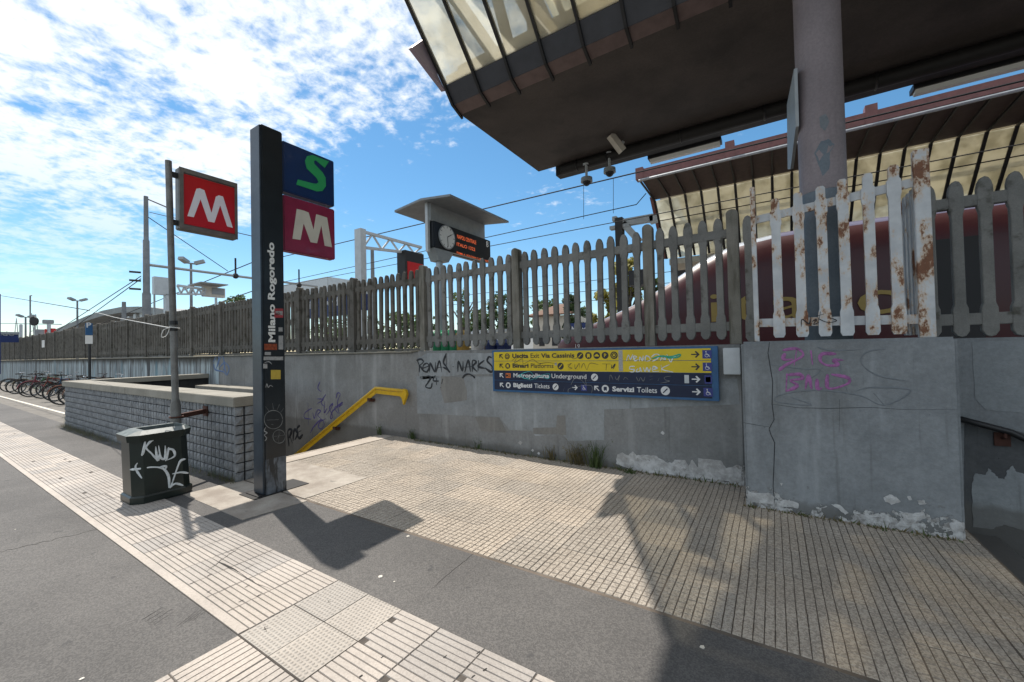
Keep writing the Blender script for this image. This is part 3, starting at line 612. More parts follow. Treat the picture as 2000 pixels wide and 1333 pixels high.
pz5([(1045, 980), (1080, 975), (1100, 995), (1060, 1003)]); pz5([(945, 1040), (1000, 1050), (1085, 1045), (1095, 1080), (1040, 1100), (990, 1130), (920, 1120), (970, 1075)])
pz5([(1230, 1110), (1270, 1095), (1315, 1105), (1310, 1155), (1240, 1150)]); pz5([(680, 1050), (760, 1065), (830, 1050), (840, 1070), (750, 1085)]); pz5([(990, 955), (1010, 955), (1018, 975), (1000, 978)], jag=.002)
pz5([(560, 1000), (610, 1005), (660, 1050), (640, 1060), (600, 1025)], jag=.004); pz5([(270, 880), (285, 882), (280, 897)], jag=.001)
# right wall: lower dark zone with flaking plaster
PR = lambda x, y: aty(x, y, 5.498)
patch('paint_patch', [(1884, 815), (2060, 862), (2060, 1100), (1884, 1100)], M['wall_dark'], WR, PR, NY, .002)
PR2 = lambda x, y: aty(x, y, 5.4955)
patch('peeled_plaster', [(1898, 945), (1905, 925), (1925, 928), (1930, 915), (1942, 925), (1950, 935), (1962, 936), (1968, 918), (1978, 910), (1985, 922), (2015, 930), (2030, 1050), (1995, 1035), (1960, 1025), (1935, 1034), (1900, 1030)], M['patch_light'], WR, PR2, NY, .003, .006, 5)
patch('paint_patch', [(1898, 668), (2040, 665), (2040, 812), (1925, 800), (1905, 780)], M['patch_light'], WR, PR, NY, .0015, .004)
hr = thing('handrail', 'dark steel handrail beside the right stairs at the frame edge', 'handrail', (1.6, 5.42, 0))
mb = MB(); mb.tube([(1.35, 5.42, 0.93), (1.75, 5.42, 0.81), (4.5, 5.42, -0.9)], 0.028, 8); mb.build('rail', M['black'], hr, True)
for x, z in ((1.72, .74), (2.9, .02)):
    mb = MB(); mb.box(x-.05, x+.05, 5.478, 5.496, z-.07, z+.05); mb.tube([(x, 5.49, z), (x, 5.42, z+.02), (x, 5.42, z+.08)], .012, 6); mb.build('bracket', M['rail_rust'], hr)
# right stairs
st = MB()
for i in range(16): st.box(1.372+i*.3, 1.372+(i+1)*.3, 2.7, 5.5, -3.1, -.16*(i+1))
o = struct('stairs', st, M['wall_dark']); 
# left stairs
st = MB()
for i in range(18): st.box(-6.522-(i+1)*.29, -6.522-i*.29, 2.83, 5.46, -3.2, -.16*(i+1))
st.box(-14.4, -11.742, 2.83, 5.46, -3.2, -2.9)
struct('stairs', st, M['cap'])
# ------------------------------------------------------------------ parapet
PP = thing('parapet', 'low parapet of grey split blocks with a pale concrete cap round the left stairs', 'parapet', (-10, 2.6, 0))
mb = MB(); mb.box(-14.78, -5.905, 2.55, 2.83, -3.2, 0.97); mb.box(-14.78, -14.45, 2.83, 5.45, -3.2, 0.97); mb.build('core', M['mortar'], PP)
caps = [-14.83, -12.3, -10.1, -7.9, -5.86]
for a, b in zip(caps, caps[1:]):
    mb = MB(); mb.bbox(a+.003, b-.003, 2.49, 2.90, 0.972, 1.10, 0.008); mb.build('cap', M['cap'], PP, 'auto')
mb = MB(); mb.bbox(-14.83, -14.40, 2.905, 5.45, 0.972, 1.10, 0.008); mb.build('cap', M['cap'], PP, 'auto')
mb = MB(); mb.bbox(-14.0, -10.35, 4.95, 5.455, 0.60, 0.80, 0.01); mb.build('inner_ledge', M['cap'], PP, 'auto')
mb = MB(); mb.box(-14.44, -5.95, 2.832, 2.842, -3.2, 0.97); mb.build('inner_face', M['wall'], PP)
def blockmesh(seed, w=.0975, h=.1065):
    rr = random.Random(seed); b = .014; mb = MB(); n = 3
    # split face: 4 x 4 grid pushed in and out, front is -Y
    V = []; 
    for i in range(n+1):
        for j in range(n+1):
            e = 0 if (i in (0, n) or j in (0, n)) else 1
            V.append((w*i/n, (-.004 if not e else rr.uniform(-.022, -.010)), h*j/n))
    B = [(0, .03, 0), (w, .03, 0), (w, .03, h), (0, .03, h)]
    Fs = [(i*(n+1)+j, (i+1)*(n+1)+j, (i+1)*(n+1)+j+1, i*(n+1)+j+1) for i in range(n) for j in range(n)]
    k = len(V); Fs += [tuple([k, k+1]+[i*(n+1) for i in range(n, -1, -1)]), tuple([k+3]+[i*(n+1)+n for i in range(n+1)]+[k+2]),
                       tuple([k]+[j for j in range(n+1)]+[k+3]), tuple([k+1, k+2]+[n*(n+1)+j for j in range(n, -1, -1)])]
    mb.add(V+B, Fs); return mb
bms = [blockmesh(s) for s in range(8)]; bme = [b.mesh('split_block', M['block']) for b in bms]
P8 = 0.1215; far = MB(); po = Vector(PP['_w'])
for c in range(73):
    for r in range(8):
        x = -5.903-(c+1)*P8+.012; z = r*P8+.006; k = random.randrange(8)
        if c < 35:
            o = bpy.data.objects.new('split_block', bme[k]); link(o, PP); o.location = Vector((x, 2.538, z))-po
        else: far.add([v+Vector((x, 2.538, z)) for v in bms[k].v], bms[k].f)
far.build('split_blocks', M['block'], PP, kind='stuff')
for c in range(3):
    for r in range(8):
        o = bpy.data.objects.new('split_block', random.choice(bme)); link(o, PP); o.rotation_euler.z = R(90)
        o.location = Vector((-5.884, 2.512+c*.1215, r*P8+.006))-po
# ------------------------------------------------------------------ yellow handrail
HY = thing('handrail', 'yellow painted handrail on the wall above the left stairs', 'handrail', (-7.5, YA-.08, 0))
yy = YA-0.10
a = Vector((-5.86, yy, .90)); b = Vector((-6.66, yy, .93)); c = Vector((-9.9, yy, -.93))
prof = lambda p, q: None
mb = MB(); mb.tube([a, b, c], 0.031, 10, cap=True); mb.build('rail_tube', M['yellow'], HY, True)
mb = MB()
for p, q in ((a, b), (b, c)): mb.bar(p-Vector((0, 0, .072)), q-Vector((0, 0, .072)), .016, .075)
mb.build('rail_web', M['yellow'], HY)
mb = MB(); mb.prism([(-5.86, yy-.02, .94), (-5.80, yy-.02, .92), (-5.77, yy-.02, .84), (-5.87, yy-.02, .64), (-5.91, yy-.02, .76), (-5.99, yy-.02, .83), (-5.95, yy-.02, .90)], (0, .05, 0)); mb.build('rail_end', M['yellow'], HY)
for t in (0.06, .42, .80):
    p = b.lerp(c, t)-Vector((0, 0, .13)); mb = MB(); mb.box(p.x-.07, p.x+.05, p.y+.03, YA-.002, p.z-.045, p.z+.01); mb.box(p.x-.05, p.x+.03, p.y-.02, p.y+.03, p.z-.02, p.z+.03); mb.build('bracket', M['rail_rust'], HY)
# ------------------------------------------------------------------ picket fence
def picket_mb(h=1.50, w=0.100, d=0.055):
    s = w/2; sh = s*.70; z = h
    half = [(s*1.10, .0+.055), (s*1.12, .12), (s*1.08, .27), (s*.84, .31), (s*.80, .32), (s*.80, h-.35), (s*.84, h-.33), (s*1.08, h-.28), (s*1.06, h-.10), (s*.86, h-.05), (s*.50, h-.012), (0, h)]
    pts = [(x, 0, z_) for x, z_ in half]+[(-x, 0, z_) for x, z_ in half[:-1][::-1]]+[(-s*.6, 0, .012), (0, 0, 0), (s*.6, 0, .012)]
    mb = MB(); mb.prism([(x, -d/2, z_) for x, y, z_ in pts], (0, d, 0)); return mb
pk0 = picket_mb(); 
def bevd(mb, name, m, b=.006):
    bm = bmesh.new(); vs = [bm.verts.new(v) for v in mb.v]
    for f in mb.f: bm.faces.new([vs[i] for i in f])
    bmesh.ops.recalc_face_normals(bm, faces=bm.faces)
    e = [e for e in bm.edges if len(e.link_faces) == 2 and e.calc_face_angle(0) > 1.2]
    bmesh.ops.bevel(bm, geom=e, offset=b, segments=1, affect='EDGES')
    me = bpy.data.meshes.new(name); bm.to_mesh(me); bm.free(); me.materials.append(m); return me
pme = bevd(pk0, 'picket', M['fence']); pme_old = bevd(pk0, 'picket', M['fence_old'], .006)
FY = 5.60; FN = thing('picket_fence', 'long weathered concrete picket fence standing on the grey wall', 'fence', (-5, FY, 1.64)); fo = Vector(FN['_w'])
def post_me(m, h=1.62, w=.125):
    mb = MB(); s = w/2; mb.prism([(-s, -s, 0), (s, -s, 0), (s, s, 0), (-s, s, 0)], (0, 0, h-.05))
    n = 6; pts = [(-s, 0, h-.05)]+[(-s*math.cos(math.pi*i/n), 0, h-.05+.05*math.sin(math.pi*i/n)) for i in range(1, n)]+[(s, 0, h-.05)]
    mb.prism([(x, -s, z) for x, y, z in pts], (0, 2*s, 0)); return mb.mesh('post', m)
pm1 = post_me(M['post']); pm2 = post_me(M['fence_old'])
def postat(x, m, parent=FN, y=FY):
    o = bpy.data.objects.new('post', m); link(o, parent); o.location = Vector((x, y, 1.645))-Vector(parent['_w']); o.rotation_euler.z = random.uniform(-.02, .02); return o
def bay(x0, n, x1, parent, me, rm, pickets=True, y=FY, farmb=None):
    w = (x1-x0-.135)
    for i in range(n):
        x = x0+.0675+w*(i+.5)/n+random.uniform(-.003, .003); zj = random.uniform(-.006, .006)
        if farmb is not None: farmb.add([v+Vector((x, y, 1.70)) for v in pk0.v], pk0.f); continue
        o = bpy.data.objects.new('picket', me); link(o, parent); o.location = Vector((x, y, 1.70+zj))-Vector(parent['_w']); o.rotation_euler = (random.uniform(-.012, .012), random.uniform(-.006, .006), random.uniform(-.03, .03))
    for z in (1.86, 2.99):
        if farmb is not None: farmb.box(x0+.06, x1-.06, y-.02, y+.045, z-.055, z+.055); continue
        mb = MB(); mb.bbox(x0+.06, x1-.06, y-.022, y+.04, z-.055, z+.055, .006); mb.build('rail', rm, parent)
bay(-1.37, 5, -.37, FN, pme, M['fence']); postat(-.37, pm1); postat(-1.37, pm1)
xp = -1.37
for k in range(26):
    x = xp-2.085; old = k >= 2
    if k < 12: bay(x, 11, xp, FN, pme_old if k >= 2 else pme, M['fence_old'] if old else M['fence']); postat(x, pm2 if old else pm1)
    else:
        if k == 12: fm = MB()
        bay(x, 11, xp, FN, None, None, farmb=fm); postat(x, pm2)
    xp = x
for k in range(40): fm.box(xp-2.085*k-2.0, xp-2.085*k-.1, FY, FY+.05, 1.70, 3.15); fm.box(xp-2.085*(k+1)-.07, xp-2.085*(k+1)+.07, FY-.07, FY+.07, 1.64, 3.27)
fm.box(-150, -1.37-2.085*2, FY-.02, FY+.03, 1.646, 1.70)
fm.build('far_pickets', M['fence_old'], FN, kind='stuff')
o = bpy.data.objects.new('picket', pme); link(o, FN); o.location = Vector((-.21, 5.57, 1.66))-fo
p = aty(85, 672, FY-.06); mb = MB(); mb.box(p.x-.35, p.x+.35, p.y-.02, p.y, p.z-.22, p.z+.22); single(mb.build('notice', M['white'], org=p), 'small white notice fixed on the far left of the fence', 'notice')
FR = thing('picket_fence', 'shaded concrete picket fence to the right of the rusty gate', 'fence', (2.5, FY, 1.64))
for x in (1.33, 1.52, 1.71, 1.90, 2.09, 2.28, 2.47, 2.66):
    o = bpy.data.objects.new('picket', pme); link(o, FR); o.location = Vector((x, FY, 1.66))-Vector(FR['_w'])
for z in (1.83, 2.95): mb = MB(); mb.bbox(1.26, 2.9, FY-.022, FY+.04, z-.055, z+.055, .006); mb.build('rail', M['fence'], FR)
postat(2.9, pm1, FR)
# ------------------------------------------------------------------ rusty gate
GT = thing('rusty_fence_panel', 'white painted steel picket panel with brown rust in front of the column', 'fence panel', (.5, 5.0, 1.66)); gY = 5.0
def steel_picket(x, zt, w=.082, y=gY, name='picket', zb=1.70):
    mb = MB(); s = w/2; d = .018
    pts = [(-s*1.25, zb+.03), (-s*.9, zb), (s*.9, zb), (s*1.25, zb+.03), (s*1.22, 1.93), (s*.98, 1.97), (s*.98, zt-.30), (s*1.2, zt-.26), (s*1.2, zt-.14), (s*.9, zt-.12), (s*.9, zt-.02), (s*.5, zt), (-s*.5, zt), (-s*.9, zt-.02), (-s*.9, zt-.12), (-s*1.2, zt-.14), (-s*1.2, zt-.26), (-s*.98, zt-.30), (-s*.98, 1.97), (-s*1.22, 1.93)]
    mb.prism([(x+px, y-d, pz) for px, pz in pts], (0, 2*d, 0)); return mb.build(name, M['rusty'], GT)
for x, zt in ((.062, 3.13), (.255, 3.15), (.437, 3.17), (.605, 3.20), (.79, 3.21), (.97, 3.24)): steel_picket(x, zt)
for x, w, zt in ((-.135, .045, 3.29), (1.150, .105, 3.33)):
    mb = MB(); mb.bbox(x-w/2, x+w/2, gY-.035, gY+.035, 1.665, zt, .004); mb.build('post', M['rusty'], GT)
for z0, z1 in ((1.82, 2.94), (1.845, 2.96)): pass
mb = MB(); mb.bar((-.12, gY+.022, 1.86), (1.12, gY+.022, 1.83), .02, .085, (0, 0, 1)); mb.build('rail', M['rusty'], GT)
mb = MB(); mb.bar((-.12, gY+.022, 2.95), (1.12, gY+.022, 3.06), .02, .08, (0, 0, 1)); mb.build('rail', M['rusty'], GT)
for y in (5.12, 5.24, 5.36, 5.48):
    mb = MB(); mb.bbox(1.10, 1.13, y-.028, y+.028, 1.69, 3.02, .003); mb.build('side_picket', M['rusty'], GT)
for z in (1.84, 2.92): mb = MB(); mb.box(1.131, 1.15, 5.036, 5.56, z-.035, z+.035); mb.build('side_rail', M['rusty'], GT)
strokes('graffiti', gl([[(450, 1130), (455, 1080), (500, 1110), (510, 1060)], [(520, 1095), (550, 1080), (530, 1115), (565, 1100)], [(575, 1030), (560, 1110)], [(545, 1060), (600, 1045)], [(560, 1075), (620, 1100), (680, 1090), (640, 1070)]], 1430, 300, 3.333), .009, M['spray_black'], GT, lambda x, y: aty(x, y, gY-.019), NY)
# ------------------------------------------------------------------ column and canopy
CO = thing('column', 'thick round mauve column rising from the block to the canopy', 'column', (.50, 5.45, 1.665))
mb = MB(); mb.tube([(.5, 5.45, 3.22), (.5, 5.45, 5.88)], .205, 32); mb.build('shaft', M['column'], CO, 'auto')
mb = MB(); mb.tube([(.5, 5.45, 1.666), (.5, 5.45, 3.218)], .2045, 32); mb.build('repainted_base', M['column_dark'], CO, 'auto')
PC = lambda x, y: (lambda d: C0+d*next(t for t in (((lambda A, B, Cc: (-B-math.sqrt(max(0, B*B-4*A*Cc)))/(2*A))(d.x**2+d.y**2, 2*(d.x*(-.5)+d.y*(-5.45)), .25+5.45**2-.2065**2)),)))(ray(x, y))
def colpatch(pts, m):
    mb = MB(); P = []
    n = len(pts)
    for i in range(n):
        for k in range(3): P.append(PC(pts[i][0]+(pts[(i+1) % n][0]-pts[i][0])*k/3+random.uniform(-1, 1), pts[i][1]+(pts[(i+1) % n][1]-pts[i][1])*k/3+random.uniform(-1, 1)))
    c = PC(sum(p[0] for p in pts)/n, sum(p[1] for p in pts)/n)
    mb.add([c]+P, [(0, i+1, (i+1) % len(P)+1) for i in range(len(P))]); mb.build('paint_patch', m, CO)
colpatch([(1603, 277), (1618, 272), (1630, 282), (1622, 298), (1620, 330), (1606, 345), (1598, 320), (1590, 300)], M['column_dark'])
colpatch([(1600, 230), (1612, 222), (1620, 238), (1612, 255), (1602, 250)], M['spray_grey'])
mb = MB(); mb.prism([(.275, 5.25, 4.55), (.235, 6.1, 4.60), (.225, 6.25, 3.85), (.24, 5.9, 3.72), (.275, 5.3, 3.95)], (.03, 0, 0)); BD = mb.build('side_board', [M['grey']], CO)
# near canopy: a long hall with leaning glass sides
CN = thing('canopy', 'dark overhead canopy with leaning yellowish glass side above the block', 'canopy', (0, 6, 5.9))
XE = -4.6; XR = 14.0
sec_f = [(5.26, 6.18), (5.46, 5.955), (5.66, 5.87)]
k = 0; x = XE; mull = 0.612
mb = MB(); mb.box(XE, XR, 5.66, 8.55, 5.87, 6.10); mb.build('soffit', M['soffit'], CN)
mb = MB(); mb.prism([(XE+.01, 5.26, 6.18), (XE+.01, 5.46, 5.95), (XE+.01, 5.52, 5.99), (XE+.01, 5.32, 6.20)], (XR-XE-.01, 0, 0)); mb.build('fascia', M['fascia'], CN)
mb = MB(); mb.prism([(XE+.01, 5.462, 5.948), (XE+.01, 5.658, 5.868), (XE+.01, 5.66, 5.94), (XE+.01, 5.53, 5.99)], (XR-XE-.01, 0, 0)); mb.build('fascia', M['chamfer'], CN)
gy0, gz0, gy1, gz1 = 5.26, 6.19, 3.40, 8.05
while x < 9.5:
    mb = MB(); d = .035
    mb.prism([(x-.02, gy1, gz1), (x-.02, 5.215, 6.17), (x-.02, 5.42, 5.925), (x-.02, 5.70, 5.81), (x-.02, 5.70, 5.85), (x-.02, 5.47, 5.95), (x-.02, gy0+.04, gz0+.02), (x-.02, gy1+.05, gz1+.03)], (.04, 0, 0)); mb.build('mullion', M['black'], CN)
    mb = MB(); mb.prism([(x+.02, gy0, gz0), (x+.02, gy0+.012, gz0+.012), (x+.02, gy1+.012, gz1+.012), (x+.02, gy1, gz1)], (mull-.04, 0, 0)); mb.build('glass_pane', M['glass'], CN)
    x += mull
mb = MB(); mb.box(XE, XR, 1.15, 3.40, 8.05, 8.20); mb.build('eave', M['eave'], CN)
mb = MB(); mb.box(XE, XR, 5.28, 5.40, 6.24, 6.36); mb.build('sill', M['offwhite'], CN)
# roof sheets and inner frame
nb = 0; x = XE
while x < XR-1:
    mb = MB(); mb.prism([(x+.63, 3.45, 8.22), (x+.63, 7.1, 9.5), (x+.63, 7.1, 9.52), (x+.63, 3.45, 8.24)], (1.25, 0, 0)); mb.prism([(x+.63, 7.12, 9.5), (x+.63, 10.9, 8.22), (x+.63, 10.9, 8.24), (x+.63, 7.12, 9.52)], (1.25, 0, 0)); mb.build('roof_sheet', M['roofglass'], CN)
    mb = MB(); mb.prism([(x+.03, 3.45, 8.22), (x+.03, 7.1, 9.5), (x+.03, 7.1, 9.52), (x+.03, 3.45, 8.24)], (.57, 0, 0)); mb.prism([(x+.03, 7.12, 9.5), (x+.03, 10.9, 8.22), (x+.03, 10.9, 8.24), (x+.03, 7.12, 9.52)], (.57, 0, 0)); mb.build('added_shade_panel', M['offwhite'], CN)  # opaque panels added between the roof sheets to cast dark bands on the paving
    mb = MB(); mb.bar((x+.9, 3.5, 8.14), (x+.9, 7.1, 9.4), .10, .12); mb.bar((x+.9, 10.8, 8.14), (x+.9, 7.1, 9.4), .10, .12); mb.build('rafter', M['beam_cream'], CN)
    if nb % 2 == 0:
        mb = MB(); mb.bar((x+.9, 7.0, 6.1), (x+1.9, 4.6, 8.5), .16, .16); mb.bar((x+.9, 7.0, 6.1), (x-.2, 4.6, 8.5), .16, .16); mb.bar((x+.9, 6.4, 6.1), (x+.9, 4.9, 8.6), .14, .14); mb.build('strut', M['beam_cream'], CN)
    x += 1.83; nb += 1
mb = MB(); mb.box(XE, XR, 4.2, 4.34, 8.1, 8.36); mb.box(XE, XR, 5.6, 5.72, 6.4, 6.72); mb.build('purlin', M['beam_cream'], CN)
# gutter under the far edge, lights and cameras
mb = MB(); mb.box(-4.15, XR, 8.56, 8.80, 5.66, 6.05); mb.box(-3.9, XR, 8.80, 9.05, 5.80, 5.90); mb.build('gutter', M['gutter'], CN)
mb = MB(); mb.tube([(-4.0, 8.56, 5.76), (XR, 8.56, 5.76)], .115, 12); mb.build('gutter_pipe', M['gutter'], CN, 'auto')
for xx in (-3.6, -2.9, -1.4, 0, 1.5):
    mb = MB(); mb.torus((xx, 8.56, 5.76), (1, 0, 0), .12, .018, 16, 4); mb.build('pipe_clip', M['black'], CN)
e = [atx(797, 95, -4.74), atx(822, 78, -4.72), atx(848, 150, -4.70), atx(862, 180, -4.68)]
mb = MB(); mb.prism(e, (.07, .02, .0)); mb.build('end_flashing', M['purple'], CN)
for i, (xa, xb) in enumerate(((-2.13, -.73), (2.0, 4.6))):
    t = thing('strip_light', ['short fluorescent strip light under the canopy left of the column', 'long fluorescent strip light under the canopy right of the column'][i], 'light', (xa, 9.0, 5.6), 'strip lights under the canopy edge')
    mb = MB(); mb.box(xa, xb, 8.86, 9.10, 5.62, 5.70); mb.build('housing', M['black'], t)
    mb = MB(); mb.prism([(xa+.03, 8.89, 5.618), (xa+.03, 9.07, 5.618), (xa+.03, 9.03, 5.56), (xa+.03, 8.93, 5.56)], (xb-xa-.06, 0, 0)); mb.build('diffuser', M['white'], t)
for i, (px, y0_, y1_) in enumerate(((1146, 322, 362), (1191, 300, 344))):
    a = aty(px, y0_, 8.5); b = aty(px, y1_, 8.5); a.x = b.x
    t = thing('dome_camera', ['left of the two hanging dome cameras under the canopy edge', 'right dome camera hanging beside the floodlight bracket'][i], 'camera', (a.x, 8.5, a.z), 'dome cameras')
    mb = MB(); mb.tube([a, (a.x, 8.5, b.z+.16)], .03, 8); mb.disc((a.x, 8.5, a.z-.01), (0, 0, 1), .075, .03, 12); mb.build('stem', M['palegrey'], t, 'auto')
    mb = MB(); mb.tube([(a.x, 8.5, b.z+.19), (a.x, 8.5, b.z+.16), (a.x, 8.5, b.z+.07)], [.05, .125, .13], 16); mb.build('housing', M['grey'], t, 'auto')
    mb = MB(); mb.ball((a.x, 8.5, b.z+.07), .09, 12); mb.build('dome', M['train_black'], t, True)
p0 = aty(1192, 264, 7.9); p1 = aty(1216, 296, 8.1)
t = thing('surveillance_camera', 'long white box camera on a bracket under the canopy gutter', 'camera', p0)
mb = MB(); mb.bar(p0, p1, .13, .12); mb.build('camera_body', M['offwhite'], t)
mb = MB(); mb.bar(p1+Vector((-.1, .05, .05)), p1+Vector((-.02, .12, .25)), .06, .06); mb.build('bracket', M['palegrey'], t)
# ------------------------------------------------------------------ far canopy
CF = thing('canopy', 'second canopy across the tracks with dark red beam and yellow leaning glass', 'canopy', (0, 18, 8))
XF = -4.12; YE, ZE, YG, ZG, YBm, ZB = 15.8, 8.14, 18.2, 7.95, 20.3, 5.75
mb = MB(); mb.box(XF, 22, YE-.1, YE+.22, ZE-.12, ZE+.22); mb.build('red_beam', M['redbeam'], CF)
mb = MB(); mb.prism([(XF, YE+.22, ZE-.02), (XF, YG, ZG), (XF, YG, ZG+.1), (XF, YE+.22, ZE+.1)], (26, 0, 0)); mb.build('eave_panel', M['eave'], CF)
mb = MB(); mb.tube([(XF, YE-.12, ZE-.2), (22, YE-.12, ZE-.2)], .05, 6); mb.build('pipe', M['galv'], CF)
x = XF; i = 0
while x < 14:
    mb = MB(); mb.bar((x, YE, ZE-.14), (x, YG, ZG-.05), .05, .07); mb.bar((x, YG-.02, ZG-.05), (x, YBm-.03, ZB), .06, .09, (1, 0, 0)); mb.build('mullion', M['black'], CF)
    mb = MB(); mb.prism([(x+.03, YG, ZG-.05), (x+.03, YBm, ZB), (x+.03, YBm+.02, ZB), (x+.03, YG+.02, ZG-.05)], (.55, 0, 0)); mb.build('glass_pane', M['glass_far'], CF)
    if i % 6 == 5 or i == 0:
        mb = MB(); mb.box(x-.12, x+.16, YE-.12, YE+.2, ZE-.14, ZE+.42 if i else ZE+.3); mb.build('beam_stub', M['redbeam'], CF)
    x += .612; i += 1
mb = MB(); zm = (ZG+ZB)/2+.35; ym = YG+(ZG-zm)*(YBm-YG)/(ZG-ZB); mb.bar((XF, ym-.03, zm), (22, ym-.03, zm), .03, .03); mb.build('transom', M['black'], CF)
mb = MB(); mb.prism([(XF-.03, YG-.3, ZG+.05), (XF-.03, YG, ZG-.1), (XF-.03, YBm, ZB), (XF-.03, YBm-.1, ZB+.0), (XF-.03, YG-.12, ZG-.1)], (-.12, 0, 0)); mb.build('end_frame', M['redbeam'], CF)
for k in range(6):
    xx = XF+1.6+k*4.0
    for s in (-1, 1):
        mb = MB(); mb.tube(smoothpts([(xx, 22.6, 5.4), (xx+s*.25, 22.2, 6.6), (xx+s*.95, 21.2, 7.5), (xx+s*2.0, 20.4, 7.9)]), .15, 6); mb.build('curved_strut', M['beam_cream'], CF)
mb = MB(); mb.box(XF, 22, 19.2, 19.3, 8.2, 8.6); mb.box(XF+.1, 22, 21.5, 21.7, 7.0, 7.3); mb.build('purlin', M['beam_cream'], CF)
mb = MB(); mb.prism([(XF+.1, 18.3, 8.4), (XF+.1, 22.5, 9.6), (XF+.1, 22.5, 9.64), (XF+.1, 18.3, 8.44)], (25, 0, 0)); mb.prism([(XF+.1, 22.5, 9.6), (XF+.1, 26.5, 8.4), (XF+.1, 26.5, 8.44), (XF+.1, 22.5, 9.64)], (25, 0, 0)); mb.build('roof_sheet', M['roofglass'], CF)
mb = MB(); mb.box(XF+.1, 22, 20.32, 24.5, 5.45, 5.72); mb.build('soffit', M['beam_cream'], CF)
for k in range(4): mb = MB(); mb.tube([(-2.2+k*6, 22.5, .8), (-2.2+k*6, 22.5, 5.5)], .25, 12); mb.build('column', M['grey'], CF, 'auto')
mb = MB(); mb.box(XF+.6, 22, 19.5, 20.0, 4.3, 5.0); mb.build('hanging_beam', M['gutter'], CF)
# ================================================================== TRAIN
TR = thing('train', 'dark red high speed train with silver roof edge and gold lettering behind the fence', 'train', (2, 12.4, .5))
ty0, ty1 = 11.0, 13.9
def sec(x, zt, wf, zb=.75):
    yc = (ty0+ty1)/2; w = (ty1-ty0)/2*wf; pts = []
    for a in range(0, 13):
        th = math.pi*a/12; cxs, sn = math.cos(th), math.sin(th); e = .20
        pts.append((x, yc-w*(abs(cxs)**e)*(1 if cxs > 0 else -1), zb+.9+(zt-zb-.9)*(abs(sn)**.45)))
    return [(x, yc-w*.93, zb)]+pts+[(x, yc+w*.93, zb)]
prof = [(-6.0, 1.72, .18), (-5.8, 1.86, .42), (-5.3, 2.05, .62), (-4.6, 2.30, .78), (-3.9, 2.55, .88), (-3.1, 2.86, .94), (-2.3, 3.3, .98), (-1.5, 3.78, 1.0), (-.7, 4.12, 1), (.2, 4.24, 1), (1.5, 4.26, 1), (4, 4.26, 1), (9, 4.26, 1), (40, 4.26, 1)]
vs = []; fs = []; ns = 15
for p_ in prof: vs += sec(*p_)
for i in range(len(prof)-1):
    for j in range(ns-1): fs.append((i*ns+j, i*ns+j+1, (i+1)*ns+j+1, (i+1)*ns+j))
mb = MB(); mb.add(vs, fs); mb.add(sec(*prof[0]), [tuple(range(ns))])
mi = []
for i in range(len(prof)-1):
    for j in range(ns-1): mi.append((1 if i < 9 else 2) if 5 <= j <= 9 else 0)
mb.mi = mi+[0]; mb.build('body', [M['train_red'], M['train_silver'], M['train_roof']], TR, True)
mb = MB()
for x0, x1 in ((-.1, 1.0), (4.2, 6.2), (7, 9), (9.8, 11.8)): mb.box(x0, x1, ty0-.012, ty0+.05, 2.95, 3.55) if x0 > 2 else None
mb.build('window', M['train_black'], TR)
mb = MB(); mb.box(2.55, 3.3, ty0-.015, ty0+.05, 1.3, 3.55); mb.build('door', M['train_black'], TR)
text('italo', (-1.25, ty0-.03, 2.18), (1, 0, 0), (0, 0, 1), M['gold'], TR, width=3.5, height=.72, spacing=1.3)
text('19', tuple(aty(1124, 681, ty0-.35)), (1, 0, 0), (0, 0, 1), M['text_white'], TR, height=.12)
for k in range(5):
    mb = MB(); mb.tube([(-3+k*2.2, ty0+.2, .95), (-3+k*2.2, ty0+.35, .95)], .42, 20); mb.build('wheel', M['gutter'], TR, 'auto')
g = MB()
for y in (11.7, 13.2, 16.2, 17.7): g.box(-250, 60, y-.035, y+.035, .8, .95)
struct('rails', g, M['rail_rust'])
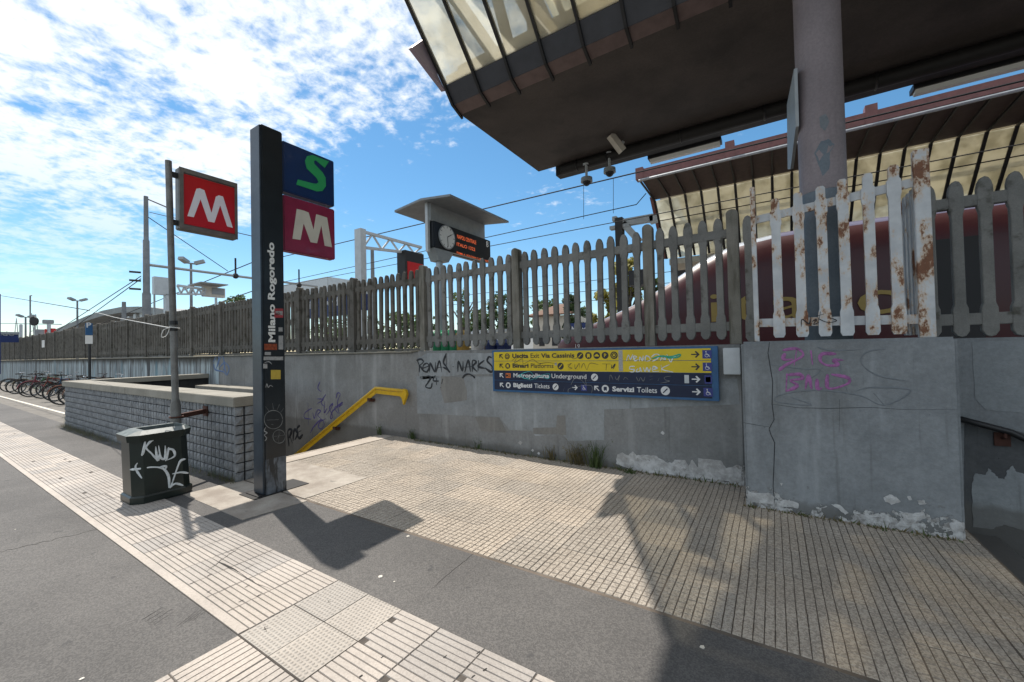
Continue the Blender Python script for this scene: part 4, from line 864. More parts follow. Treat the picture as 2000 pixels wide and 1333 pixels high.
# ================================================================== TOTEM
TO = thing('totem_sign', 'tall black totem with green S and maroon M panels and white station name', 'sign', (-5.12, 2.58, 0))
mb = MB(); mb.bbox(-5.235, -5.0, 2.44, 2.69, 0.0, 4.37, .012)
mb.build('post', M['totem'], TO, 'auto')
mb = MB(); mb.bbox(-5.23, -5.012, 2.425, 2.445, 0.02, 4.36, .006); mb.build('edge_cover', M['totem_side'], TO, 'auto')
mb = MB(); mb.box(-5.228, -4.9985, 2.452, 2.686, .012, .42); mb.build('worn_foot', M['worn'], TO)
mb = MB(); mb.box(-5.33, -4.97, 2.31, 2.95, 0.004, .014); mb.box(-5.28, -4.99, 2.36, 2.40, .014, .024); mb.build('ground_frame', M['gutter'], TO)
for (z0, z1, m, nm) in ((3.665, 4.30, M['s_blue'], 'blue_panel'), (2.93, 3.625, M['m_maroon'], 'maroon_panel')):
    mb = MB(); mb.bbox(-5.17, -5.045, 2.715, 3.42, z0, z1, .012); P_ = mb.build(nm, m, TO, 'auto')
    mb = MB(); mb.box(-5.15, -5.06, 2.685, 2.72, z0+.08, z0+.2); mb.box(-5.15, -5.06, 2.685, 2.72, z1-.2, z1-.08); mb.build('clamp', M['galv'], TO)
    q = TO
    X_ = -5.043
    if nm == 'blue_panel':
        L_ = [(1205, 437), (1195, 470), (1330, 515), (1365, 512), (1388, 480), (1385, 425), (1365, 390), (1312, 335), (1310, 315), (1322, 312), (1380, 362), (1407, 320), (1300, 278), (1265, 285), (1252, 315), (1262, 365), (1325, 425), (1340, 455), (1325, 465), (1300, 462)]
        m2 = M['s_green']; nl = 'letter'
    else:
        L_ = [(1170, 823), (1198, 628), (1245, 640), (1275, 652), (1307, 765), (1325, 663), (1395, 685), (1427, 878), (1380, 868), (1358, 735), (1330, 852), (1288, 845), (1243, 722), (1222, 830)]
        m2 = M['m_cream']; nl = 'letter'
    P2 = [atx(220+x/3.333, 220+y/3.333, X_) for x, y in L_]
    if nm == 'blue_panel': P2 = [P2[i] for i in range(len(P2))]
    mb = MB(); mb.prism(P2[::-1], (.004, 0, 0)); mb.build(nl, m2, TO)
text('Milano Rogoredo', (-4.9985, 2.600, 1.79), (0, 0, 1), (0, -1, 0), M['white'], TO, width=1.19, height=.105, bold=.035, depth=-.0)
# stickers and scratches
XP = lambda x, y: atx(x, y, -4.9985)
def stick(x0, y0, x1, y1, m, lab=None):
    P = [XP(x0, y0), XP(x0, y1), XP(x1, y1), XP(x1, y0)]; mb = MB(); mb.prism(P, (.0015, 0, 0)); o = mb.build('sticker', m, TO)
    if lab: o['label'] = lab
M['red_paper'] = plain('red_paper', (0.34, 0.04, 0.05), .6, 0, .3); M['paper'] = plain('dirty_paper', (.36, .36, .36), .7, 0, .35, 40); M['yel_paper'] = plain('yellow_paper', (.50, .36, .05), .6, 0, .15, 20); M['rustpaint'] = plain('orange_scrawl', (.30, .06, .02), .7, 0, .6, 40)
stick(536, 603, 553, 621, M['red_paper'], 'red sticker with white text band'); stick(538, 608, 552, 616, M['paper'])
stick(529, 723, 548, 741, M['yel_paper'], 'yellow square sticker'); stick(516, 672, 541, 684, M['rustpaint']); stick(544, 656, 553, 683, M['paper']); stick(544, 640, 552, 648, M['paper'])
stick(515, 697, 553, 704, M['paper']); stick(514, 711, 522, 720, M['paper']); stick(517, 688, 529, 694, M['paper'])
for s_, y in (('MAI', 614),): text(s_, XP(540, y+1), (0, 1, 0), (0, 0, 1), M['text_black'], TO, height=.02, name='sticker_text', depth=.003)
circ = [(534+18*math.cos(a*.52), 820+18*math.sin(a*.52)) for a in range(13)]
strokes('scribble', [circ, [(534, 800), (532, 788)], [(541, 801), (546, 790)], [(548, 806), (554, 798)], [(526, 804), (518, 794)], [(521, 821), (544, 820)], [(530, 829), (534, 830)]], .006, M['fadewhite'], TO, XP, (1, 0, 0))
circ = [(545+12*math.cos(a*.52), 853+13*math.sin(a*.52)) for a in range(13)]
strokes('scribble', [circ, [(545, 842), (544, 866)], [(535, 853), (556, 850)], [(540, 860), (548, 845)]], .005, M['fadewhite'], TO, XP, (1, 0, 0))
strokes('scribble', [[(519, 835), (516, 842), (522, 846), (516, 850), (521, 856), (517, 862)], [(516, 709), (525, 707), (531, 712)], [(519, 758), (521, 750), (524, 757), (528, 753), (533, 756)]], .008, M['paper'], TO, XP, (1, 0, 0))
# ================================================================== M POLE
MP = thing('metro_sign', 'red illuminated M sign in bronze frame on a leaning weathered pole', 'sign', (-6.57, 2.13, 0))
b0 = Vector((-6.57, 2.13, 0.004)); b1 = Vector((-6.57, 2.055, 4.20))
mb = MB(); mb.tube([b0, b0.lerp(b1, .24), b0.lerp(b1, .262), b1], [.056, .056, .038, .036], 16); mb.build('pole', M['polemetal'], MP, 'auto')
XM = -6.53; fr = [atx(x, y, XM) for x, y in ((345, 325), (463, 365), (463, 472), (345, 447))]
ya, yb = 2.16, 2.83; za, zb_ = 3.33, 4.12
def PMx(x, y): return atx(x, y, XM)
z1 = PMx(346, 325).z; z0 = PMx(346, 446).z; y1 = PMx(463, 400).y; y0 = PMx(346, 400).y+.02
mb = MB(); mb.bbox(-6.66, XM, y0, y1, z0, z1, .01); mb.build('case', M['frame_bronze'], MP, 'auto')
ym0 = PMx(358, 400).y; ym1 = PMx(458, 420).y; zz1 = z1-.075; zz0 = z0+.075
mb = MB(); mb.box(XM+.001, XM+.006, ym0, ym1, zz0, zz1); mb.build('face', M['m_red'], MP)
mb = MB()
for bx in ((y0, y1, z1-.06, z1), (y0, y1, z0, z0+.06), (y0, ym0, z0+.06, z1-.06), (ym1, y1, z0+.06, z1-.06)): mb.box(XM+.0015, XM+.018, *bx)
mb.build('rim', M['frame_bronze'], MP)
L_ = [(486, 675), (545, 497), (567, 494), (597, 507), (643, 655), (672, 548), (690, 540), (718, 548), (782, 752), (745, 742), (700, 605), (662, 718), (622, 710), (572, 565), (528, 683)]
mb = MB(); mb.prism([atx(220+x/3.333, 220+y/3.333, XM+.007) for x, y in L_][::-1], (.003, 0, 0)); mb.build('letter', M['m_white'], MP)
mb = MB(); mb.box(-6.61, -6.55, 2.06, y0, z1-.14, z1-.08); mb.box(-6.61, -6.55, 2.06, y0, z0+.05, z0+.11); mb.build('clamp', M['black'], MP)
mb = MB(); mb.bar((-6.6, 2.16, .86), (-6.76, 2.52, .87), .05, .06); mb.bbox(-6.83, -6.70, 2.505, 2.522, .80, .94, .004); mb.torus((-6.57, 2.12, .86), (0, 0, 1), .068, .012, 16, 6); mb.build('wall_bracket', M['rail_rust'], MP)
for zc, m in ((2.06, M['black']), (1.98, M['black'])): mb = MB(); mb.tube([(-6.57, 2.095, zc), (-6.57, 2.094, zc+.05)], .047, 16); mb.build('tape_band', m, MP)
# rope tied to the pole
zk = 1.80; q0 = atx(333, 641, -6.57); k2 = Vector((-6.55, 2.05, q0.z)); f2 = aty(175, 607, 3.2); f3 = aty(-60, 562, 4.2)
mb = MB(); mb.tube([k2, k2.lerp(f2, .5)-Vector((0, 0, .03)), f2], .006, 5); mb.torus(k2+Vector((0.02, .04, 0)), (0, .1, 1), .055, .007, 14, 5); mb.tube(smoothpts([k2, k2+Vector((.02, -.04, -.10)), k2+Vector((.02, -.09, -.12)), k2+Vector((.02, -.07, -.03)), k2]), .005, 5)
rp = thing('rope', 'white cord tied to the metro sign pole and running left to the black cable', 'rope', k2); mb.build('cord', M['rope'], rp)
mb = MB(); mb.tube([f2, f2.lerp(f3, .5)-Vector((0, 0, .12)), f3], .012, 5); mb.build('cable', M['wire'], rp)
# ================================================================== BIN
BN = thing('litter_bin', 'dark green street bin with white graffiti beside the metro sign pole', 'bin', (-6.2, 1.82, 0))
def octa(x0, x1, y0, y1, c, z): return [(x0+c, y0, z), (x1-c, y0, z), (x1, y0+c, z), (x1, y1-c, z), (x1-c, y1, z), (x0+c, y1, z), (x0, y1-c, z), (x0, y0+c, z)]
def loft(mb, rings, capb=True, capt=True):
    n = len(rings[0]); vs = [v for r_ in rings for v in r_]; fs = []
    for i in range(len(rings)-1):
        for k in range(n): fs.append((i*n+k, i*n+(k+1) % n, (i+1)*n+(k+1) % n, (i+1)*n+k))
    if capb: fs.append(tuple(range(n))[::-1])
    if capt: fs.append(tuple(range((len(rings)-1)*n, len(rings)*n)))
    mb.add(vs, fs)
mb = MB(); loft(mb, [octa(-6.44, -5.975, 1.545, 2.085, .09, .09), octa(-6.45, -5.99, 1.53, 2.06, .09, .70)]); mb.build('body', M['bin'], BN)
mb = MB(); loft(mb, [octa(-6.46, -5.955, 1.525, 2.105, .095, .012), octa(-6.46, -5.955, 1.525, 2.105, .095, .08), octa(-6.445, -5.972, 1.542, 2.088, .09, .095)]); mb.build('plinth', M['bin'], BN)
mb = MB(); loft(mb, [octa(-6.47, -5.965, 1.505, 2.085, .09, .70), octa(-6.48, -5.955, 1.495, 2.095, .09, .775)], capt=False); mb.build('rim', M['bin'], BN)
mb = MB(); loft(mb, [octa(-6.48, -5.955, 1.495, 2.095, .09, .775), octa(-6.40, -6.03, 1.60, 2.05, .03, .815), octa(-6.37, -6.06, 1.66, 2.04, .01, .812), octa(-6.36, -6.07, 1.67, 2.03, .01, .60)], False, False); mb.build('lid', M['bin_top'], BN)
mb = MB(); loft(mb, [octa(-6.36, -6.07, 1.67, 2.03, .01, .598), octa(-6.36, -6.07, 1.67, 2.03, .01, .60)]); mb.build('liner', M['black'], BN)
Zb = 2.9623
gb = [[(468, 885), (530, 882), (500, 905)], [(485, 890), (475, 950), (465, 980)], [(530, 882), (490, 930), (520, 965), (555, 1005)], [(545, 925), (552, 985), (560, 1005), (568, 960)], [(562, 920), (575, 990), (600, 990), (600, 920)], [(620, 930), (612, 990), (600, 1010)], [(612, 940), (645, 945), (655, 980), (610, 1005)],
      [(395, 1060), (450, 1055), (530, 1045), (590, 1055), (620, 1100), (628, 1165), (670, 1050), (690, 1008), (720, 998)], [(640, 1085), (690, 1075), (735, 1080)], [(628, 1165), (660, 1140), (705, 1152)], [(440, 1020), (430, 1050), (465, 1110)], [(570, 1045), (605, 1040), (600, 1060)]]
def bp(x, y):
    px, py = 120+x/Zb, 560+y/Zb; t = atx(px, py, -5.972)
    if t.y < 1.635:
        d = ray(px, py); s_ = ((-5.972-C0.x)-(1.635-C0.y)*.97)/(d.x-.97*d.y); t = C0+d*s_
        if t.y < 1.545: t = aty(px, py, 1.53)
    return t
strokes('graffiti', gb, .021, M['spray_white'], BN, bp, (1, 0, 0))
# ================================================================== DIRECTION SIGN
DS = thing('direction_sign', 'long blue framed sign with yellow and navy rows of arrows and station directions', 'sign', (-2.15, YB, 1.3))
sx0, sx1 = -3.79, -.545; sz0, sz1 = .975, 1.625; YS = 5.33
mb = MB(); mb.bbox(sx0, sx1, YS, YB-.01, sz0, sz1, .004); mb.build('frame', M['sign_blue'], DS)
DP = lambda x, y: aty(940+x/4, 660+y/4, YS-.004)
r = [DP(115, 100).z, 0, 0, 0, 0]
xl, xr = sx0+.035, sx1-.075
zr = [1.603, 1.455, 1.305, 1.155, 1.003]
for i in range(4):
    mb = MB(); mb.box(xl, xr, YS-.004, YS+.002, zr[i+1]+.003, zr[i]-.003); mb.build('panel', M['sign_yellow'] if i < 2 else M['sign_dark'], DS)
nD = YS-.0045
def X_(zx, zy=250): return aty(940+zx/4, 660+zy/4, nD).x
def dtext(s, x0, x1, row, m, bold=0, hh=.068, dz=0):
    z = (zr[row]+zr[row+1])/2-hh*.42+dz; a = X_(x0); b = X_(x1); bold += .008
    desc = any(ch in s for ch in 'gpq'); h = hh*(1.27 if desc else 1); 
    text(s, (a, nD, z-(hh*.27 if desc else 0)), (1, 0, 0), (0, 0, 1), m, DS, width=b-a, height=h, bold=bold)
KB, KW = M['text_black'], M['text_white']
dtext('Uscita', 245, 370, 0, KB, .03); dtext('Exit', 388, 455, 0, KB); dtext('Via Cassinis', 470, 730, 0, KB, .02)
dtext('Binari', 245, 370, 1, KB, .03); dtext('Platforms', 388, 565, 1, KB)
dtext('Metropolitana', 250, 530, 2, KW, .02); dtext('Underground', 548, 820, 2, KW)
dtext('Biglietti', 248, 395, 3, KW, .03); dtext('Tickets', 412, 530, 3, KW); dtext('Servizi', 1020, 1190, 3, KW, .03, dz=-.005); dtext('Toilets', 1212, 1368, 3, KW, dz=-.005)
def arrow(x, row, m, ang, s=.052):
    c = Vector((X_(x), nD-.001, (zr[row]+zr[row+1])/2)); P = [(-.9, -.13), (.35, -.13), (-.1, -.62), (.18, -.8), (.95, 0), (.18, .8), (-.1, .62), (.35, .13), (-.9, .13)]
    mb = MB(); mb.prism([c+Vector(((a*math.cos(ang)-b*math.sin(ang))*s, 0, (a*math.sin(ang)+b*math.cos(ang))*s)) for a, b in P], (0, -.001, 0)); mb.build('arrow', m, DS)
for r_ in range(4): arrow(158, r_, KB if r_ < 2 else KW, R(135)); arrow(1675, r_, KB if r_ < 2 else KW, 0)
arrow(728, 3, KW, 0, .045); arrow(898, 3, KW, R(135))
def icon(x, row, m, kind=0, r=.045, m2=None):
    c = Vector((X_(x), nD-.0005, (zr[row]+zr[row+1])/2)); mb = MB(); mb.disc(c, (0, -1, 0), r, .001, 20); mb.build('icon', m, DS)
    m2 = m2 or (M['sign_yellow'] if row < 2 else M['sign_dark']); c = c+Vector((0, -.0022, 0)); mb = MB()
    if kind == 0: mb.bar(c+Vector((-.5*r, 0, -.5*r)), c+Vector((.5*r, 0, .5*r)), .001, .25*r, (0, 0, 1))
    elif kind == 1: mb.box(c.x-.45*r, c.x+.45*r, c.y, c.y+.001, c.z-.4*r, c.z+.5*r); mb.box(c.x-.35*r, c.x-.15*r, c.y, c.y+.001, c.z-.65*r, c.z-.4*r); mb.box(c.x+.15*r, c.x+.35*r, c.y, c.y+.001, c.z-.65*r, c.z-.4*r)
    elif kind == 2: mb.box(c.x-.65*r, c.x+.65*r, c.y, c.y+.001, c.z-.3*r, c.z+.05*r); mb.prism([(c.x-.4*r, c.y, c.z+.05*r), (c.x+.4*r, c.y, c.z+.05*r), (c.x+.25*r, c.y, c.z+.4*r), (c.x-.25*r, c.y, c.z+.4*r)], (0, .001, 0))
    elif kind == 3: text('P', c+Vector((-.28*r, 0, -.5*r)), (1, 0, 0), (0, 0, 1), m2, DS, height=r, bold=.02, name='icon_mark'); return
    elif kind == 4:
        mb.torus(c, (0, 1, 0), .62*r, .08*r, 14, 4); mb.disc(c, (0, -1, 0), .3*r, .001, 10)
    mb.build('icon_mark', m2, DS)
icon(205, 0, KB, 4); icon(775, 0, KB, 0, .048); icon(840, 0, KB, 1, .048); icon(905, 0, KB, 2, .048); icon(970, 0, KB, 3, .048); icon(1040, 0, KB, 4, .05)
icon(207, 1, KB, 1); icon(620, 1, KB, 0, .05); icon(883, 2, KW, 0, .05); icon(208, 3, KW, 1); icon(577, 3, KW, 0, .048); icon(965, 3, KW, 1, .05); icon(1433, 3, KW, 0, .055)
def rect(x0, x1, row, z0, z1, m, nm='icon'):
    zc = (zr[row]+zr[row+1])/2; mb = MB(); mb.box(X_(x0), X_(x1), nD-.0012, nD-.0002, zc+z0, zc+z1); return mb.build(nm, m, DS)
rect(190, 228, 2, -.035, .035, M['orange']); text('M2', (X_(193), nD-.002, (zr[2]+zr[3])/2-.022), (1, 0, 0), (0, 0, 1), M['text_black'], DS, width=X_(225)-X_(193), height=.045, bold=.01)
def wheelchair(x, row, s=.05, white=False):
    c = Vector((X_(x), nD, (zr[row]+zr[row+1])/2)); mb = MB(); mb.box(c.x-s, c.x+s, nD-.0012, nD-.0002, c.z-s, c.z+s); mb.build('icon', M['icon_blue'], DS)
    mb = MB(); y = nD-.0024; mb.torus((c.x-.05*s, y, c.z-.28*s), (0, 1, 0), .38*s, .06*s, 16, 4); mb.disc((c.x-.2*s, y, c.z+.66*s), (0, -1, 0), .13*s, .001, 10)
    mb.bar((c.x-.2*s, y, c.z+.5*s), (c.x-.12*s, y, c.z-.1*s), .001, .12*s, (0, 0, 1)) ; mb.bar((c.x-.12*s, y, c.z-.1*s), (c.x+.35*s, y, c.z-.1*s), .001, .13*s, (0, 0, 1)); mb.bar((c.x+.35*s, y, c.z-.1*s), (c.x+.55*s, y, c.z-.6*s), .001, .12*s, (0, 0, 1))
    mb.build('icon_mark', M['text_white'], DS)
for r_ in (0, 1, 3): wheelchair(1767, r_)
wheelchair(798, 3, .042)
rect(1742, 1800, 2, -.05, .05, M['icon_blue']); rect(1750, 1790, 2, -.032, .03, M['text_white'], 'icon_mark')
rect(1585, 1620, 2, -.05, .05, M['palegrey'], 'sticker'); mb = MB(); mb.box(X_(1075), X_(1107), nD-.0014, nD-.0003, zr[2]+.01, zr[0]-.01); mb.build('sticker', M['paper'], DS); rect(575, 592, 1, .01, .05, M['paper'], 'sticker')
SP = lambda x, y: aty(940+x/4, 660+y/4, nD-.001)
strokes('graffiti', [[(1135, 180), (1150, 135), (1165, 170), (1185, 130)], [(1195, 165), (1215, 150), (1190, 145), (1200, 180), (1225, 170)], [(1235, 185), (1240, 150), (1260, 180), (1265, 140)], [(1280, 185), (1285, 145), (1310, 150), (1320, 175), (1290, 185)], [(1330, 150), (1360, 130), (1390, 135), (1375, 165), (1335, 185)], [(1400, 180), (1420, 140), (1440, 170), (1410, 160)], [(1450, 130), (1480, 190), (1500, 150), (1530, 150)],
    [(1200, 225), (1165, 225), (1160, 245), (1195, 250), (1185, 268), (1155, 265)], [(1225, 240), (1210, 265), (1240, 262), (1240, 235), (1255, 268)], [(1265, 230), (1280, 265), (1295, 235), (1310, 265), (1325, 228)], [(1335, 250), (1375, 240), (1345, 225), (1340, 262), (1390, 262)], [(1405, 215), (1410, 270)], [(1470, 210), (1410, 245), (1500, 270)]], .014, M['spray_white'], DS, SP, NY)
strokes('graffiti', [[(1330, 165), (1400, 145), (1480, 150), (1550, 130), (1540, 150), (1450, 160)]], .022, plain('teal_spray', (.02, .34, .22), .6), DS, SP, NY)
strokes('graffiti', [[(280, 310), (320, 280), (380, 265), (400, 300), (340, 320), (300, 290), (380, 330), (450, 300), (520, 320), (535, 285), (480, 290), (420, 325)]], .007, M['spray_cyan'], DS, SP, NY)
strokes('graffiti', [[(240, 180), (280, 150), (260, 195), (320, 165), (330, 205), (400, 170), (450, 200), (520, 195), (600, 205)], [(670, 215), (705, 200), (680, 225), (710, 240), (680, 245)], [(730, 205), (735, 245), (765, 200), (765, 245)], [(780, 240), (800, 200), (825, 250), (850, 200), (915, 210)], [(690, 140), (720, 165), (760, 150)]], .007, M['marker'], DS, SP, NY)
strokes('graffiti', [[(945, 205), (1010, 205)], [(978, 205), (975, 255)], [(1020, 210), (1018, 240), (1045, 205), (1030, 245)]], .012, KB, DS, SP, NY)
strokes('graffiti', [[(1000, 340), (1010, 290), (1030, 330)], [(1045, 300), (1060, 330), (1080, 295), (1070, 340)], [(1110, 330), (1125, 310), (1150, 330)], [(1210, 305), (1230, 340), (1245, 310), (1265, 340), (1280, 305)], [(1310, 300), (1345, 300)], [(1315, 330), (1340, 320)], [(1380, 340), (1390, 310)], [(1480, 300), (1430, 310), (1440, 330), (1470, 340), (1400, 355)], [(700, 370), (730, 320), (780, 330), (820, 370), (800, 280)], [(820, 335), (860, 330)], [(680, 430), (685, 400), (760, 380), (860, 375), (862, 435)], [(640, 420), (650, 390)]], .005, M['fadewhite'], DS, SP, NY)
bx = thing('junction_box', 'pale metal conduit box on the wall right of the direction sign', 'box', (-.46, YB-.06, 1.45))
mb = MB(); a = aty(1409, 700, YB-.08); b = aty(1447, 732, YB-.08); mb.bbox(a.x+.02, b.x, YB-.10, YB-.003, b.z, 1.60, .006); mb.build('case', M['palegrey'], bx)
# ================================================================== BICYCLES
def wheel(name, x, par, r=.34, rimm=None):
    mb = MB(); mb.torus((x, 0, r), (0, 1, 0), r-.02, .022, 30, 6); w = mb.build(name, M['tyre'], par, True)
    mb = MB(); mb.torus((x, 0, r), (0, 1, 0), r-.045, .010, 24, 4)
    for k in range(16):
        a = k*math.pi/8; mb.bar((x, (.02 if k % 2 else -.02), r), (x+math.cos(a)*(r-.045), 0, r+math.sin(a)*(r-.045)), .003, .003)
    mb.tube([(x, -.035, r), (x, .035, r)], .02, 8); mb.build('rim', rimm or M['chrome'], w); return w
def bicycle(col, label, i, kind=0, basket=False):
    t = thing('bicycle', label, 'bicycle', (0, 0, 0), 'bicycles parked in front of the wall')
    m = plain('bike_paint', tuple(x*.6 for x in col), .35, .2, .1)
    wheel('front_wheel', .53, t); wheel('rear_wheel', -.53, t)
    mb = MB(); bb = (-.06, 0, .29); sd_ = (-.20, 0, .80); hd = (.36, 0, .86); hl = (.39, 0, .74); ra = (-.53, 0, .34)
    if kind == 0: segs = [(bb, sd_), ((-.17, 0, .74), hd), (bb, hl), (bb, ra), ((-.18, 0, .72), ra)]
    else: segs = [(bb, sd_), ((-.12, 0, .46), hl), (bb, (.38, 0, .70)), (bb, ra), ((-.18, 0, .72), ra)]
    for a, b in segs: mb.tube([a, b], .017, 8)
    mb.tube([(.345, 0, .92), hl], .02, 8); mb.build('frame', m, t, 'auto')
    mb = MB(); mb.tube([hl, (.42, -.045, .66), (.53, -.05, .34)], .012, 6); mb.tube([hl, (.42, .045, .66), (.53, .05, .34)], .012, 6); mb.build('fork', m, t, 'auto')
    mb = MB(); mb.tube([(-.20, 0, .80), (-.22, 0, .90)], .012, 6); mb.build('seat_post', M['chrome'], t)
    mb = MB(); mb.add([(-.36, -.08, .93), (-.36, .08, .93), (-.22, .05, .95), (-.06, .018, .93), (-.06, -.018, .93), (-.22, -.05, .95), (-.33, -.06, .89), (-.33, .06, .89), (-.08, .01, .905), (-.08, -.01, .905)], [(0, 5, 2, 1), (5, 4, 3, 2), (0, 1, 7, 6), (6, 7, 8, 9), (3, 4, 9, 8), (1, 2, 3, 8, 7), (0, 6, 9, 4, 5)]); mb.build('saddle', M['leather'], t)
    mb = MB(); mb.tube([(.345, 0, .92), (.37, 0, 1.0)], .013, 6); mb.tube(smoothpts([(.30, -.30, 1.02), (.37, -.18, 1.03), (.40, 0, 1.0), (.37, .18, 1.03), (.30, .30, 1.02)]), .012, 6); mb.build('handlebar', M['leather'] if i % 2 else M['chrome'], t, 'auto')
    mb = MB(); mb.disc((-.06, -.04, .29), (0, -1, 0), .085, .006, 16); mb.bar((-.06, -.05, .29), (.08, -.06, .20), .02, .012); mb.bar((-.06, .05, .29), (-.20, .06, .38), .02, .012); mb.box(.05, .12, -.15, -.06, .185, .205); mb.box(-.24, -.16, .06, .15, .375, .395); mb.build('crank', M['gutter'], t)
    mb = MB()
    for x in (-.53, .53):
        P = [(x+math.cos(a)*.365, 0, .34+math.sin(a)*.365) for a in [R(k) for k in range(10, 175, 15)]]
        mb.tube(P, .018, 5)
    mb.build('mudguard', m if kind else M['gutter'], t)
    if basket:
        mb = MB()
        for z in (.82, .90, .98):
            mb.tube([(.46, -.16, z), (.74, -.14, z), (.74, .14, z), (.46, .16, z), (.46, -.16, z)], .005, 4)
        for a, b in ((.46, -.16), (.55, -.155), (.64, -.15), (.74, -.14), (.74, 0), (.74, .14), (.64, .15), (.55, .155), (.46, .16)): mb.tube([(a, b, .80), (a, b, .98)], .004, 4)
        mb.box(.46, .74, -.15, .15, .795, .80); mb.build('basket', M['gutter'], t)
    return t
bikes = [((.03, .03, .035), 'black bicycle at the far left end of the rack', 8, 0, 0), ((.30, .05, .07), 'dark red bicycle with mudguards second from left', 33, 1, 0), ((.35, .06, .03), 'black bicycle with orange red frame third from left', 56, 0, 0),
         ((.03, .10, .20), 'blue bicycle in the middle of the parked row', 80, 0, 1), ((.28, .10, .05), 'bicycle with copper brown mudguards before the parapet', 92, 1, 0), ((.02, .022, .026), 'black thin tyred bicycle beside the parapet', 110, 0, 0), ((.10, .10, .11), 'grey bicycle half hidden behind the parapet end', 124, 0, 1)]
for i, (c_, lb, px, kd, bk) in enumerate(bikes):
    t = bicycle(c_, lb, i, kd, bk); fy = 3.35+random.uniform(-.1, .1)
    p = aty(px, 755, fy-.02); t.location = (p.x, fy+.34+.53, 0.0); t.rotation_euler = (random.uniform(-.06, .06), 0, R(-90)+random.uniform(-.12, .12))
back = [((.10, .11, .13), 'grey bicycle leaning near the wall at far left', 70, 4.6), ((.22, .16, .05), 'ochre bicycle near the wall between the red and blue ones', 95, 4.8), ((.04, .16, .05), 'green bicycle beyond the blue one near the wall', 118, 4.75), ((.30, .31, .32), 'silver bicycle beyond the parapet near the post', 150, 4.9), ((.25, .05, .05), 'small red bicycle whose bars show over the parapet', 205, 4.9), ((.03, .035, .04), 'black bicycle whose handlebar shows over the stair parapet', 238, 4.95)]
for i, (c_, lb, px, y) in enumerate(back):
    t = bicycle(c_, lb, i+1, i % 2, i == 0); p = aty(px, 735, y); t.location = (min(p.x, -15.2-.5*(5-i)), y-.35, 0); t.rotation_euler = (random.uniform(-.05, .05), 0, R(90)+random.uniform(-.3, .3))
# parking sign post
px_ = atx(175, 720, -15.6); PS = thing('parking_sign', 'thin dark post with blue and white plates beside the bicycles', 'sign', (-15.6, px_.y, 0)); yq = px_.y
top = atx(173, 632, -15.6).z
mb = MB(); mb.tube([(-15.6, yq, 0.0), (-15.6, yq, top)], .03, 8); mb.build('pole', M['black'], PS)
zb2 = atx(175, 672, -15.6).z; zm2 = atx(175, 655, -15.6).z
mb = MB(); mb.box(-15.56, -15.54, yq-.09, yq+.05, zm2, top); mb.build('blue_plate', M['sign_blue'], PS)
mb = MB(); mb.box(-15.56, -15.54, yq-.09, yq+.05, zb2, zm2-.01); mb.build('white_plate', M['white'], PS)
text('P', (-15.535, yq-.07, zm2+.2), (0, 1, 0), (0, 0, 1), M['text_white'], PS, height=.14, bold=.02)
# ================================================================== PLATFORM OBJECTS
# clock and departure board, plane X = const
XC = -6.7
ck = thing('departure_board', 'black departure board with round clock and orange text under a grey roof', 'display board', (XC, 7.4, 1.0))
CKp = lambda zx, zy, X=XC: atx(680+zx/3.92, 360+zy/3.92, X)
A = CKp(650, 275); B = CKp(1090, 432); Cc = CKp(1085, 612); D = CKp(655, 480)
ya, yb, zt_, zb_ = A.y, B.y, (A.z+B.z)/2, (Cc.z+D.z)/2
zt_, zb_ = A.z, D.z
mb = MB(); mb.bbox(XC-.14, XC, ya+.02, yb, zb_, zt_, .02); mb.bbox(XC-.30, XC-.16, ya+.02, yb, zb_, zt_, .02); mb.build('case', M['board_black'], ck)
c = CKp(752, 408); rr_ = (CKp(752, 322).z-CKp(752, 495).z)/2
mb = MB(); mb.disc((XC+.002, c.y, c.z), (1, 0, 0), rr_, .03, 32); mb.build('clock_face', M['white'], ck)
mb = MB(); mb.torus((XC+.02, c.y, c.z), (1, 0, 0), rr_, .018, 32, 6); mb.build('clock_rim', M['galv'], ck, True)
mb = MB()
for k in range(12):
    a = k*math.pi/6; mb.bar((XC+.034, c.y+math.sin(a)*rr_*.78, c.z+math.cos(a)*rr_*.78), (XC+.034, c.y+math.sin(a)*rr_*.94, c.z+math.cos(a)*rr_*.94), .012, .004, (1, 0, 0))
mb.build('hour_marks', M['text_black'], ck)
mb = MB(); mb.bar((XC+.036, c.y, c.z), (XC+.036, c.y+.55*rr_, c.z+.32*rr_), .02, .004, (1, 0, 0)); mb.bar((XC+.04, c.y, c.z), (XC+.04, c.y+.05*rr_, c.z-.85*rr_), .015, .004, (1, 0, 0)); mb.build('clock_hands', M['text_black'], ck)
for s_, (x0, y0), (x1, y1), hh in (('NAPOLI CENTRALE', (835, 412), (980, 455), .105), ('ITALO 1322', (832, 470), (972, 505), .09), ('FERMA A  BOLOGNA C.LE  FIRENZE', (832, 530), (1075, 590), .05)):
    a = CKp(x0, y0, XC+.003); b = CKp(x1, y1, XC+.003)
    text(s_, (XC+.002, a.y, (a.z+b.z)/2-.02), (0, 1, 0), (0, 0, 1), M['led'], ck, width=b.y-a.y, height=hh, bold=.01)
a = CKp(1056, 480); text('8', (XC+.002, a.y, a.z), (0, 1, 0), (0, 0, 1), M['white'], ck, height=.17, bold=.02)
wtop = CKp(640, 165).z; mb = MB(); mb.box(XC-.16, XC-.06, ya-.02, CKp(1058, 330).y, zt_, wtop+.1); mb.build('upper_housing', M['grey'], ck)
mb = MB(); mb.box(XC-.19, XC-.11, ya-.07, ya+.0, zb_-.10, wtop+.12); mb.build('end_plate', M['palegrey'], ck)
